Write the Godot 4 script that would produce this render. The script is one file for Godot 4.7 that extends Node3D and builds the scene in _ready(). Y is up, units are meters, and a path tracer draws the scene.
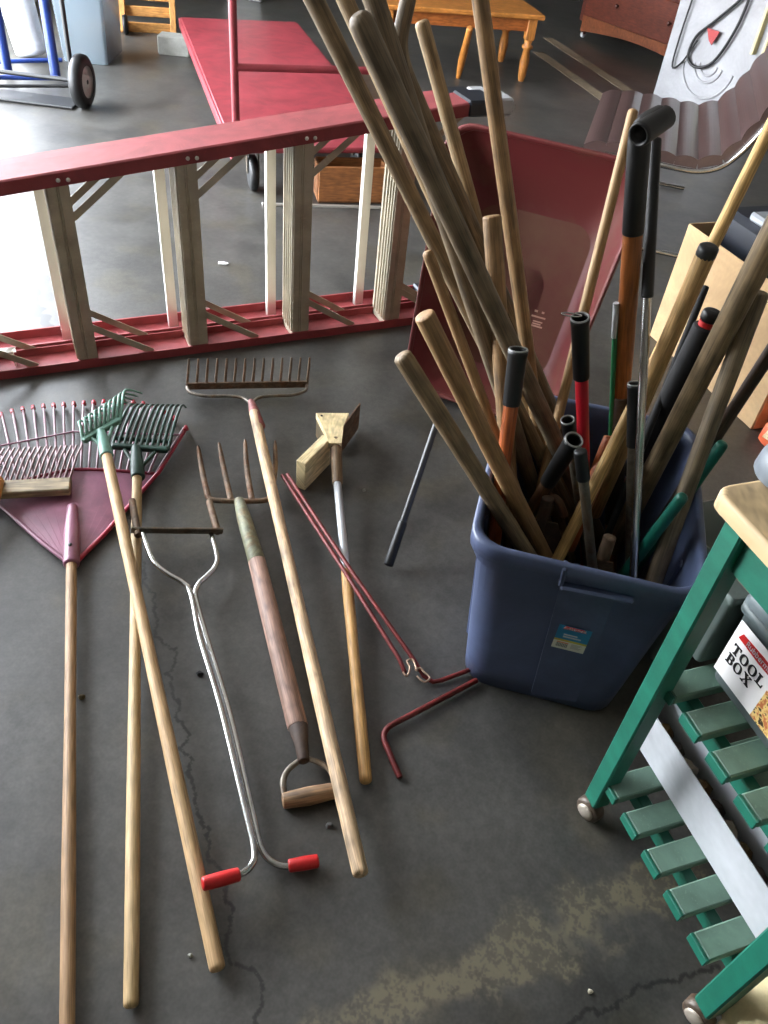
extends Node3D
# A garage corner: a blue tub crammed with long-handled tools, more tools laid on a dark
# concrete floor, a red fibreglass stepladder on its side, a green slatted cart at the right.

const FOC := 800.0
const CAM_H := 1.4
var RB: Basis
var rng := RandomNumberGenerator.new()
var sgroup := 1
var M := {}
var names := {}
var T_grain: ImageTexture
var T_worn: ImageTexture
var T_scuff: ImageTexture
var T_rust: ImageTexture
var T_cloud: ImageTexture

# ---------------------------------------------------------------- placing helpers
func ray(px, py) -> Vector3:
	return RB * Vector3((px - 384.0) / FOC, -(py - 512.0) / FOC, -1.0)

func P(px, py, y = 0.0) -> Vector3:
	var r = ray(px, py)
	return Vector3(0, CAM_H, 0) + r * ((y - CAM_H) / r.y)

func Q(px, py, t) -> Vector3:
	return Vector3(0, CAM_H, 0) + ray(px, py) * t

func onplane(px, py, pt: Vector3, n: Vector3) -> Vector3:
	var r = ray(px, py)
	var o = Vector3(0, CAM_H, 0)
	return o + r * ((pt - o).dot(n) / r.dot(n))

# ---------------------------------------------------------------- mesh helpers
func mb() -> SurfaceTool:
	var st = SurfaceTool.new()
	st.begin(Mesh.PRIMITIVE_TRIANGLES)
	return st

func vtx(st, p, uv):
	st.set_uv(uv)
	st.add_vertex(p)

func poly(st, pts: Array, inside: Vector3, uvs = null):
	# convex flat face, wound so that it looks away from inside
	var n = (pts[1] - pts[0]).cross(pts[2] - pts[0])
	var c = Vector3.ZERO
	for p in pts: c += p
	c /= pts.size()
	var q = pts.duplicate()
	var w = uvs.duplicate() if uvs != null else null
	if n.dot(c - inside) > 0.0:
		q.reverse()
		if w != null: w.reverse()
	st.set_smooth_group(-1)
	for i in range(1, q.size() - 1):
		for k in [0, i, i + 1]:
			var uv = w[k] if w != null else Vector2(q[k].x + q[k].z * 0.7, q[k].y + q[k].z) * 2.0
			vtx(st, q[k], uv)

func cbox(st, xf: Transform3D, size: Vector3, bev = 0.003):
	var h = size * 0.5
	var b = minf(bev, minf(h.x, minf(h.y, h.z)) * 0.8)
	var L = 0
	if size.y > size[L]: L = 1
	if size.z > size[L]: L = 2
	var off = Vector2(rng.randf(), rng.randf())
	var sgn = func(i, m): return 1.0 if (i >> m) & 1 else -1.0
	var pt = func(i, ax):   # corner i of the face on axis ax
		var v = Vector3(sgn.call(i, 0) * h.x, sgn.call(i, 1) * h.y, sgn.call(i, 2) * h.z)
		for k in 3:
			if k != ax: v[k] -= sgn.call(i, k) * b
		return v
	var fin = func(arr):
		var o = []
		var u = []
		for v in arr:
			o.append(xf * v)
			u.append(Vector2((v[(L + 1) % 3] + v[(L + 2) % 3]) / 0.22, v[L] / 0.55) + off)
		poly(st, o, xf.origin, u)
	for ax in 3:
		var k1 = (ax + 1) % 3
		var k2 = (ax + 2) % 3
		for s in 2:
			var base = s << ax
			fin.call([pt.call(base, ax), pt.call(base | (1 << k1), ax), pt.call(base | (1 << k1) | (1 << k2), ax), pt.call(base | (1 << k2), ax)])
	if b > 0.0002:
		for ax in 3:   # edges that run along ax
			var k1 = (ax + 1) % 3
			var k2 = (ax + 2) % 3
			for s1 in 2:
				for s2 in 2:
					var e = (s1 << k1) | (s2 << k2)
					var f = e | (1 << ax)
					fin.call([pt.call(e, k1), pt.call(f, k1), pt.call(f, k2), pt.call(e, k2)])
		for i in 8:
			fin.call([pt.call(i, 0), pt.call(i, 1), pt.call(i, 2)])

func frame(origin: Vector3, x: Vector3, y: Vector3) -> Transform3D:
	var xx = x.normalized()
	var zz = xx.cross(y).normalized()
	var yy = zz.cross(xx)
	return Transform3D(Basis(xx, yy, zz), origin)

func bar(st, a: Vector3, b: Vector3, w, h, up = Vector3.UP, bev = 0.002):
	# square bar from a to b, w across and h along up
	cbox(st, frame((a + b) * 0.5, b - a, up), Vector3((b - a).length(), h, w), bev)

func ringset(st, R: Array, capa = true, capb = true, vs = 0.6):
	# smooth skin through closed rings of points
	sgroup += 1
	var n = R[0].size()
	var off = Vector2(rng.randf(), rng.randf())
	var v0 = 0.0
	for i in R.size() - 1:
		var v1 = v0 + maxf((R[i + 1][0] - R[i][0]).length(), 0.0005) / vs
		st.set_smooth_group(sgroup)
		for j in n:
			var k = (j + 1) % n
			var ua = float(j) / n + off.x
			var ub = float(j + 1) / n + off.x
			vtx(st, R[i][j], Vector2(ua, v0 + off.y)); vtx(st, R[i + 1][j], Vector2(ua, v1 + off.y)); vtx(st, R[i + 1][k], Vector2(ub, v1 + off.y))
			vtx(st, R[i][j], Vector2(ua, v0 + off.y)); vtx(st, R[i + 1][k], Vector2(ub, v1 + off.y)); vtx(st, R[i][k], Vector2(ub, v0 + off.y))
		v0 = v1
	if capa: fan(st, R[0], R[1])
	if capb: fan(st, R[-1], R[-2])

func fan(st, ring, inner):
	var c = Vector3.ZERO
	var d = Vector3.ZERO
	for p in ring: c += p
	for p in inner: d += p
	c /= ring.size(); d /= inner.size()
	for j in ring.size():
		var k = (j + 1) % ring.size()
		poly(st, [c, ring[j], ring[k]], d + (d - c) * 0.01, [Vector2(c.x, c.z) * 2.2, Vector2(ring[j].x, ring[j].z) * 2.2, Vector2(ring[k].x, ring[k].z) * 2.2])

func tube(st, pts: Array, rad, sides = 12, rnd = 0.0, capped = true, flat = 1.0, vs = 0.6):
	# swept round bar; rad a number or one per point; rnd rounds the ends; flat squashes one axis
	var n = pts.size()
	var C = []
	var Rr = []
	for i in n:
		C.append(pts[i]); Rr.append(rad[i] if rad is Array else rad)
	if rnd > 0.0:
		var d0 = (C[1] - C[0]).normalized()
		var d1 = (C[-1] - C[-2]).normalized()
		var r0 = Rr[0]
		var r1 = Rr[-1]
		var A = []
		var Ar = []
		for a in [0.0, 0.35, 0.75]:
			A.append(C[0] + d0 * rnd * (1.0 - sqrt(1.0 - pow(1.0 - a, 2.0)))); Ar.append(r0 * (0.45 + 0.55 * sin(a * PI * 0.5 + 0.0)) if a > 0 else r0 * 0.45)
		C[0] = C[0] + d0 * rnd
		for a in [0.75, 0.35, 0.0]:
			pass
		var E = []
		var Er = []
		for a in [0.75, 0.35, 0.0]:
			E.append(C[-1] - d1 * rnd * (1.0 - sqrt(1.0 - pow(1.0 - a, 2.0)))); Er.append(r1 * (0.45 + 0.55 * sin(a * PI * 0.5)) if a > 0 else r1 * 0.45)
		C[-1] = C[-1] - d1 * rnd
		# end rings sit between the true end and the shortened end
		for i in 3:
			A[i] = pts[0] + d0 * rnd * [0.0, 0.12, 0.45][i]
			E[i] = pts[-1] - d1 * rnd * [0.45, 0.12, 0.0][i]
		C = A + C + E
		Rr = Ar + Rr + Er
	n = C.size()
	var t0 = (C[1] - C[0]).normalized()
	var nn = t0.cross(Vector3.UP)
	if nn.length() < 0.05: nn = t0.cross(Vector3.RIGHT)
	nn = nn.normalized()
	var R = []
	var tp = t0
	for i in n:
		var t = t0
		if i == n - 1: t = (C[i] - C[i - 1]).normalized()
		elif i > 0: t = ((C[i] - C[i - 1]).normalized() + (C[i + 1] - C[i]).normalized()).normalized()
		nn = (nn - t * nn.dot(t)).normalized()
		var bb = t.cross(nn)
		var ring = PackedVector3Array()
		for j in sides:
			var a = TAU * j / sides
			ring.append(C[i] + nn * cos(a) * Rr[i] + bb * sin(a) * Rr[i] * flat)
		R.append(ring)
		tp = t
	ringset(st, R, capped, capped, vs)

func smoothpath(pts: Array, sub = 6) -> Array:
	var out = []
	for i in pts.size() - 1:
		var a = pts[max(i - 1, 0)]
		var b = pts[i]
		var c = pts[i + 1]
		var d = pts[min(i + 2, pts.size() - 1)]
		for k in sub:
			out.append(b.cubic_interpolate(c, a, d, float(k) / sub))
	out.append(pts[-1])
	return out

func roundcorners(pts: Array, rad, seg = 5) -> Array:
	var out = [pts[0]]
	for i in range(1, pts.size() - 1):
		var a = (pts[i - 1] - pts[i])
		var b = (pts[i + 1] - pts[i])
		var r = minf(rad, minf(a.length(), b.length()) * 0.48)
		var p = pts[i] + a.normalized() * r
		var q = pts[i] + b.normalized() * r
		for k in seg + 1:
			var t = float(k) / seg
			out.append(p.lerp(pts[i], t).lerp(pts[i].lerp(q, t), t))
	out.append(pts[-1])
	return out

func prism(st, pg: Array, o: Vector3, ex: Vector3, ey: Vector3, dep: Vector3):
	# any outline (Vector2) placed by ex, ey and drawn out along dep
	var tris = Geometry2D.triangulate_polygon(PackedVector2Array(pg))
	var f = func(p, k): return o + ex * p.x + ey * p.y + dep * k
	for i in range(0, tris.size(), 3):
		for k in 2:
			var a = [f.call(pg[tris[i]], k), f.call(pg[tris[i + 1]], k), f.call(pg[tris[i + 2]], k)]
			var u = [pg[tris[i]] * 3.0, pg[tris[i + 1]] * 3.0, pg[tris[i + 2]] * 3.0]
			poly(st, a, a[0] + dep * (1.0 if k == 0 else -1.0), u)
	var area = 0.0
	for i in pg.size(): area += pg[i].cross(pg[(i + 1) % pg.size()])
	var run = 0.0
	for i in pg.size():
		var p = pg[i]
		var q = pg[(i + 1) % pg.size()]
		var nrm = Vector2(q.y - p.y, p.x - q.x) * signf(area)
		var mid = (f.call(p, 0) + f.call(q, 1)) * 0.5
		var l = (q - p).length()
		poly(st, [f.call(p, 0), f.call(q, 0), f.call(q, 1), f.call(p, 1)], mid - (ex * nrm.x + ey * nrm.y),
			[Vector2(run / 0.22, 0), Vector2((run + l) / 0.22, 0), Vector2((run + l) / 0.22, dep.length() / 0.55), Vector2(run / 0.22, dep.length() / 0.55)])
		run += l

func lathe(st, prof: Array, o: Vector3, axis: Vector3, sides = 20, capped = true):
	# prof: Vector2(radius, along axis)
	var ax = axis.normalized()
	var nn = ax.cross(Vector3.RIGHT)
	if nn.length() < 0.1: nn = ax.cross(Vector3.UP)
	nn = nn.normalized()
	var bb = ax.cross(nn)
	var R = []
	for p in prof:
		var ring = PackedVector3Array()
		for j in sides:
			var a = TAU * j / sides
			ring.append(o + ax * p.y + (nn * cos(a) + bb * sin(a)) * p.x)
		R.append(ring)
	ringset(st, R, capped, capped)

func rrect(c: Vector3, ex: Vector3, ez: Vector3, hx, hz, rad, seg = 5) -> PackedVector3Array:
	# rounded rectangle ring round c
	var out = PackedVector3Array()
	var r = minf(rad, minf(hx, hz) * 0.95)
	for q in 4:
		var sx = [1, 1, -1, -1][q]
		var sz = [-1, 1, 1, -1][q]
		for k in seg + 1:
			var a = (q - 1 + float(k) / seg) * PI * 0.5
			out.append(c + ex * (sx * (hx - r) + cos(a) * r) + ez * (sz * (hz - r) + sin(a) * r))
	return out

# ---------------------------------------------------------------- node helpers
func numbered(s: String) -> String:
	var k = names.get(s, 0)
	names[s] = k + 1
	return s if k == 0 else "%s_%03d" % [s, k]

func gpos(n) -> Vector3:
	var s = Vector3.ZERO
	while n != null and n != self:
		s += n.position
		n = n.get_parent()
	return s

func thing(called, label, cat, at: Vector3, group = "") -> Node3D:
	var o = Node3D.new()
	o.name = numbered(called)
	add_child(o)
	o.position = at
	o.set_meta("label", label); o.set_meta("category", cat)
	if group != "": o.set_meta("group", group)
	return o

func obj(called, st: SurfaceTool, m, parent = self) -> MeshInstance3D:
	st.generate_normals()
	var mi = MeshInstance3D.new()
	mi.mesh = st.commit()
	mi.material_override = m
	mi.name = numbered(called) if parent == self else called
	if parent != self: mi.position = -gpos(parent)
	parent.add_child(mi, true)
	return mi

func tag(o, label, cat, group = ""):
	o.set_meta("label", label); o.set_meta("category", cat)
	if group != "": o.set_meta("group", group)
	return o

func setting(o):
	o.set_meta("kind", "structure")
	return o

func words(txt, size, xf: Transform3D, m, parent, called = "lettering", serif = false, bold = false):
	var t = TextMesh.new()
	t.text = txt
	var f = SystemFont.new()
	f.font_names = PackedStringArray(["Droid Serif" if serif else "Droid Sans"])
	f.font_weight = 700 if bold else 400
	t.font = f
	t.font_size = 32
	t.pixel_size = size / 32.0
	t.depth = 0.0012
	t.curve_step = 2.0
	t.material = m
	var mi = MeshInstance3D.new()
	mi.mesh = t
	mi.name = called
	mi.transform = Transform3D(xf.basis, xf.origin - gpos(parent))
	parent.add_child(mi, true)
	return mi

# ---------------------------------------------------------------- textures and materials
func noise(s, f, oct = 3) -> FastNoiseLite:
	var n = FastNoiseLite.new()
	n.seed = s
	n.frequency = f
	n.fractal_octaves = oct
	n.noise_type = FastNoiseLite.TYPE_SIMPLEX_SMOOTH
	return n

func tex(w, h, fn: Callable) -> ImageTexture:
	var im = Image.create(w, h, false, Image.FORMAT_RGB8)
	for y in h:
		for x in w:
			im.set_pixel(x, y, fn.call(x, y))
	im.generate_mipmaps()
	return ImageTexture.create_from_image(im)

func make_textures():
	var n1 = noise(3, 0.03)
	var n2 = noise(7, 0.11)
	var n3 = noise(11, 0.012)
	# periodic round the handle: sample on a circle
	T_grain = tex(128, 512, func(x, y0):
		var y = 256.0 - absf(y0 - 256.0)
		var a = TAU * x / 128.0
		var g = n1.get_noise_3d(cos(a) * 90.0, sin(a) * 90.0, y * 0.55)
		var f = n2.get_noise_3d(cos(a) * 70.0, sin(a) * 70.0, y * 0.12)
		var s = n3.get_noise_3d(cos(a) * 25.0, sin(a) * 25.0, y * 0.9 + 500.0)
		var v = 0.86 + g * 0.16 + f * 0.16 + s * 0.14
		return Color(clampf(v, 0.3, 1), clampf(v * 0.985, 0.3, 1), clampf(v * (0.95 + s * 0.05), 0.25, 1)))
	T_worn = tex(128, 512, func(x, y0):
		var y = 256.0 - absf(y0 - 256.0)
		var a = TAU * x / 128.0
		var g = n1.get_noise_3d(cos(a) * 80.0, sin(a) * 80.0, y * 0.35 + 90.0)
		var f = n2.get_noise_3d(cos(a) * 60.0, sin(a) * 60.0, y * 0.08 + 40.0)
		var s = n3.get_noise_3d(cos(a) * 40.0, sin(a) * 40.0, y * 1.4)
		var d = smoothstep(0.12, 0.45, n3.get_noise_3d(cos(a) * 60.0 + 300.0, sin(a) * 60.0, y * 0.8))
		var v = 0.82 + g * 0.16 + f * 0.2 + s * 0.16 - d * 0.14
		return Color(clampf(v, 0.2, 1), clampf(v * 0.98, 0.2, 1), clampf(v * 0.95, 0.18, 1)))
	var m1 = noise(21, 0.02, 4)
	var m2 = noise(23, 0.2, 2)
	T_scuff = tex(256, 256, func(x, y):
		var a = TAU * x / 256.0
		var b = TAU * y / 256.0
		var p = Vector3(cos(a) * 41.0 + cos(b) * 17.0, sin(a) * 41.0 + sin(b) * 23.0, cos(b) * 41.0 + sin(b) * 31.0)
		var v = 0.88 + m1.get_noise_3dv(p) * 0.18
		var w = smoothstep(0.42, 0.6, m2.get_noise_3dv(p * 1.2 + Vector3(99, 0, 0)))
		return Color(v, v, v).lerp(Color(1, 0.97, 0.95), w * 0.7))
	T_rust = tex(256, 256, func(x, y):
		var a = TAU * x / 256.0
		var b = TAU * y / 256.0
		var p = Vector3(cos(a) * 41.0 + cos(b) * 17.0, sin(a) * 41.0 + sin(b) * 23.0, cos(b) * 41.0 + sin(b) * 31.0)
		var v = 0.78 + m1.get_noise_3dv(p * 1.5) * 0.35 + m2.get_noise_3dv(p) * 0.12
		var w = smoothstep(0.0, 0.35, m1.get_noise_3dv(p * 1.1 + Vector3(50, 9, 0)))
		return Color(v, v * 0.97, v * 0.93).lerp(Color(v * 0.95, v * 0.7, v * 0.5), w * 0.6))
	T_cloud = tex(256, 256, func(x, y):
		var a = TAU * x / 256.0
		var b = TAU * y / 256.0
		var p = Vector3(cos(a) * 41.0 + cos(b) * 17.0, sin(a) * 41.0 + sin(b) * 23.0, cos(b) * 41.0 + sin(b) * 31.0)
		var v = 0.92 + m1.get_noise_3dv(p) * 0.14 + m2.get_noise_3dv(p) * 0.04
		return Color(minf(v, 1), minf(v, 1), minf(v, 1)))

func mat(c: Color, rough = 0.6, metal = 0.0, t = null, tri = true, sc = 1.5) -> StandardMaterial3D:
	var m = StandardMaterial3D.new()
	m.albedo_color = c
	m.roughness = rough
	m.metallic = metal
	if t != null:
		m.albedo_texture = t
		if tri:
			m.uv1_triplanar = true
			m.uv1_scale = Vector3(sc, sc, sc)
	return m

func wood(c: Color, worn = false, rough = 0.62) -> StandardMaterial3D:
	return mat(c, rough, 0.0, T_worn if worn else T_grain, false)

# ================================================================ build
func _ready():
	rng.seed = 4711
	# ---- camera: level horizon axes from the vanishing point of the plumb lines
	var dn = Vector3((275.0 - 384.0) / FOC, -(1395.0 - 512.0) / FOC, -1.0).normalized()
	var U = -dn
	var fw = Vector3(0, 0, -1)
	var Fh = (fw - U * fw.dot(U)).normalized()
	var R = Fh.cross(U)
	RB = Basis(R, U, -Fh).transposed()
	var cam = Camera3D.new()
	cam.name = "camera"
	cam.fov = rad_to_deg(2.0 * atan(512.0 / FOC))
	cam.near = 0.05
	cam.far = 60.0
	add_child(cam)
	cam.transform = Transform3D(RB, Vector3(0, CAM_H, 0))
	cam.current = true
	# ---- daylight: overcast sky through the open garage door on the left
	var we = WorldEnvironment.new()
	we.name = "environment"
	var env = Environment.new()
	env.background_mode = Environment.BG_SKY
	var sky = Sky.new()
	var sm = ProceduralSkyMaterial.new()
	sm.sky_top_color = Color(0.86, 0.9, 0.95)
	sm.sky_horizon_color = Color(0.97, 0.98, 1.0)
	sm.ground_horizon_color = Color(0.75, 0.74, 0.72)
	sm.ground_bottom_color = Color(0.5, 0.49, 0.47)
	sm.sky_energy_multiplier = 4.0
	sm.ground_energy_multiplier = 4.0
	sky.sky_material = sm
	env.sky = sky
	env.tonemap_mode = Environment.TONE_MAPPER_LINEAR
	env.tonemap_exposure = 1.35
	env.sdfgi_enabled = true
	env.ssao_enabled = true
	env.ssil_enabled = true
	we.environment = env
	add_child(we)
	var door = AreaLight3D.new()
	door.name = "door_daylight"
	door.area_size = Vector2(4.6, 2.3)
	door.light_color = Color(1.0, 0.98, 0.95)
	door.light_energy = 10.0
	door.area_range = 30.0
	door.shadow_enabled = true
	add_child(door)
	door.transform = Transform3D(Basis(Vector3.UP, -PI * 0.5), Vector3(-2.95, 1.2, -3.55))

	make_textures()
	make_materials()
	build_room()
	build_ladder()
	build_tub()
	build_tub_tools()
	build_wheelbarrow()
	build_cart()
	build_floor_tools()
	build_background()
	build_bits()

func make_materials():
	M.red = mat(Color(0.6, 0.25, 0.26), 0.66, 0.0, T_scuff, true, 2.2)
	M.alu = mat(Color(0.73, 0.69, 0.6), 0.42, 0.25, T_scuff, true, 1.6)
	M.alu_bright = mat(Color(0.8, 0.79, 0.76), 0.35, 0.7)
	M.blue = mat(Color(0.3, 0.34, 0.45), 0.42, 0.0, T_cloud, true, 2.0)
	M.black = mat(Color(0.045, 0.048, 0.052), 0.5)
	M.rubber = mat(Color(0.022, 0.024, 0.025), 0.5, 0.0, T_cloud, true, 6.0)
	M.chrome = mat(Color(0.78, 0.78, 0.77), 0.22, 1.0, T_cloud, true, 4.0)
	M.steel = mat(Color(0.5, 0.48, 0.44), 0.4, 0.45, T_rust, true, 3.0)
	M.rust = mat(Color(0.52, 0.44, 0.36), 0.7, 0.15, T_rust, true, 4.0)
	M.darkrust = mat(Color(0.3, 0.24, 0.2), 0.75, 0.1, T_rust, true, 4.0)
	M.green = mat(Color(0.08, 0.4, 0.32), 0.5, 0.0, T_cloud, true, 3.0)
	M.green_worn = mat(Color(0.42, 0.54, 0.47), 0.6, 0.0, T_scuff, true, 3.0)
	M.purple = mat(Color(0.58, 0.37, 0.45), 0.36, 0.0, T_scuff, true, 3.0)
	M.white = mat(Color(0.74, 0.75, 0.76), 0.5, 0.0, T_cloud, true, 1.0)
	M.card = mat(Color(0.84, 0.7, 0.52), 0.85, 0.0, T_cloud, true, 1.3)
	M.pine = wood(Color(0.78, 0.56, 0.3))
	M.rawwood = wood(Color(0.95, 0.87, 0.69))
	M.redrod = mat(Color(0.52, 0.17, 0.16), 0.5, 0.2, T_rust, true, 4.0)
	M.redgrip = mat(Color(0.8, 0.1, 0.1), 0.45, 0.0, T_scuff, true, 5.0)
	M.darkgreen = mat(Color(0.09, 0.24, 0.19), 0.45, 0.0, T_cloud, true, 4.0)
	M.mint = mat(Color(0.42, 0.6, 0.53), 0.4, 0.0, T_scuff, true, 4.0)
	M.navy = mat(Color(0.08, 0.11, 0.16), 0.45, 0.0, T_scuff, true, 2.0)

# ---------------------------------------------------------------- the room
func build_room():
	var n1 = noise(31, 0.9, 5)
	var n2 = noise(33, 6.0, 4)
	var n3 = noise(35, 38.0, 2)
	var n4 = noise(37, 2.6, 4)
	var n5 = noise(39, 130.0, 2)
	# stains and cracks measured on the floor
	var stain = []
	for p in [[330, 1040], [400, 1005], [470, 975], [540, 940], [590, 915], [650, 897], [690, 880]]: stain.append(P(p[0], p[1]))
	var paint = func(x, z):
		var w = Vector2(x, z)
		var v = 0.5 + n1.get_noise_2d(x, z) * 0.5
		var f = n2.get_noise_2d(x, z)
		var g = n3.get_noise_2d(x, z)
		var patch = smoothstep(0.05, 0.35, n4.get_noise_2d(x + 30.0, z))
		var l = 0.235 + v * 0.07 + f * 0.04 + g * 0.025 + n5.get_noise_2d(x, z) * 0.03 - patch * 0.035
		var c = Color(l * 1.0, l * 0.975, l * 0.925)
		c = c.lerp(Color(l * 1.03, l * 0.98, l * 0.86), smoothstep(0.1, 0.5, n4.get_noise_2d(x, z + 70.0)))
		if z > -1.2 and x > -0.4 and x < 0.9:
			var d = 9.0
			for i in stain.size() - 1:
				var a = Vector2(stain[i].x, stain[i].z)
				var b = Vector2(stain[i + 1].x, stain[i + 1].z)
				d = minf(d, w.distance_to(Geometry2D.get_closest_point_to_segment(w, a, b)))
			var k = smoothstep(0.058, 0.0, d + f * 0.06 + n4.get_noise_2d(x * 3.0, z * 3.0) * 0.05) * (0.35 + 0.85 * smoothstep(-0.35, 0.35, g + f + n5.get_noise_2d(x, z) * 0.8))
			c = c.lerp(Color(0.44, 0.405, 0.325), clampf(k, 0, 0.8))
		return c
	var cracks = [
		[[[128, 500], [140, 560], [168, 660], [184, 735], [200, 800], [216, 870], [232, 935], [262, 1030]], 0.0055],
		[[[560, 1040], [600, 1013], [633, 1001], [655, 985], [690, 974], [720, 958]], 0.005],
		[[[0, 190], [12, 225], [24, 262], [36, 300], [50, 338]], 0.022]]
	var slab = func(called, x0, x1, z0, z1, px):
		var w = int((x1 - x0) * px)
		var h = int((z1 - z0) * px)
		var im = Image.create(w, h, false, Image.FORMAT_RGB8)
		for j in h:
			for i in w:
				im.set_pixel(i, j, paint.call(x0 + (i + 0.5) / px, z0 + (j + 0.5) / px))
		for c in cracks:
			for s in c[0].size() - 1:
				var a = P(c[0][s][0], c[0][s][1])
				var b = P(c[0][s + 1][0], c[0][s + 1][1])
				var cnt = int((b - a).length() * px * 1.5) + 1
				for k in cnt:
					var q = a.lerp(b, float(k) / cnt)
					var wob = Vector2(n2.get_noise_2d(q.x * 2.0, q.z * 2.0), n2.get_noise_2d(q.z * 2.0 + 9.0, q.x * 2.0)) * 0.03
					var ww = c[1] * (0.55 + 0.6 * absf(n2.get_noise_2d(q.x * 5.0, q.z * 5.0 + 3.0)))
					var ci = int((q.x + wob.x - x0) * px)
					var cj = int((q.z + wob.y - z0) * px)
					var rr = maxi(1, int(ww * px))
					for dj in range(-rr, rr + 1):
						for di in range(-rr, rr + 1):
							if di * di + dj * dj <= rr * rr and ci + di >= 0 and ci + di < w and cj + dj >= 0 and cj + dj < h and rng.randf() < 0.75:
								var o = im.get_pixel(ci + di, cj + dj)
								im.set_pixel(ci + di, cj + dj, o.lerp(Color(0.12, 0.115, 0.11), 0.68))
		im.generate_mipmaps()
		var m = StandardMaterial3D.new()
		m.albedo_texture = ImageTexture.create_from_image(im)
		m.roughness = 0.4
		m.metallic_specular = 0.5
		var st = mb()
		var y0 = -0.2
		var c8 = [Vector3(x0, 0, z0), Vector3(x1, 0, z0), Vector3(x1, 0, z1), Vector3(x0, 0, z1)]
		var uv = [Vector2(0, 0), Vector2(1, 0), Vector2(1, 1), Vector2(0, 1)]
		poly(st, c8, Vector3((x0 + x1) / 2, -0.1, (z0 + z1) / 2), uv)
		for k in 4:
			var p = c8[k]
			var q = c8[(k + 1) % 4]
			poly(st, [p, q, q + Vector3(0, y0, 0), p + Vector3(0, y0, 0)], Vector3((x0 + x1) / 2, -0.1, (z0 + z1) / 2), [Vector2(0, 0), Vector2(0, 0), Vector2(0, 0), Vector2(0, 0)])
		var lo = []
		for p in c8: lo.append(p + Vector3(0, y0, 0))
		poly(st, lo, Vector3((x0 + x1) / 2, -0.1, (z0 + z1) / 2), uv)
		setting(obj(called, st, m))
	slab.call("floor", -1.6, 1.6, -2.9, 0.3, 420.0)
	slab.call("floor_back", -3.4, 4.4, -9.5, -2.9, 90.0)
	slab.call("floor_left", -3.4, -1.6, -2.9, 0.3, 110.0)
	slab.call("floor_right", 1.6, 4.4, -2.9, 0.3, 60.0)
	slab.call("floor_near", -3.4, 4.4, 0.3, 3.0, 40.0)
	var wm = mat(Color(0.74, 0.72, 0.69), 0.9, 0.0, T_cloud, true, 0.6)
	var dark = mat(Color(0.2, 0.19, 0.18), 0.9, 0.0, T_cloud, true, 0.6)
	var bx = func(called, lo, hi, m):
		var st = mb()
		cbox(st, Transform3D(Basis(), (lo + hi) * 0.5), hi - lo, 0.0)
		return setting(obj(called, st, m))
	bx.call("wall_back", Vector3(-3.6, 0, -9.7), Vector3(4.6, 2.9, -9.5), dark)
	bx.call("wall_right", Vector3(4.4, 0, -9.5), Vector3(4.6, 2.9, 3.0), wm)
	bx.call("wall_front", Vector3(-3.6, 0, 3.0), Vector3(4.6, 2.9, 3.2), wm)
	# left wall with the open garage door
	bx.call("wall_left", Vector3(-3.2, 0, -1.2), Vector3(-3.0, 2.9, 3.0), wm)
	bx.call("wall_left_far", Vector3(-3.2, 0, -9.5), Vector3(-3.0, 2.9, -5.9), wm)
	bx.call("wall_left_lintel", Vector3(-3.2, 2.4, -5.9), Vector3(-3.0, 2.9, -1.2), wm)
	bx.call("ceiling", Vector3(-3.6, 2.9, -9.7), Vector3(4.6, 3.05, 3.2), mat(Color(0.78, 0.77, 0.75), 0.9))
	bx.call("driveway", Vector3(-14, -0.2, -14), Vector3(-3.6, -0.01, 6), mat(Color(0.62, 0.61, 0.58), 0.85, 0.0, T_cloud, true, 0.5))

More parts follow.
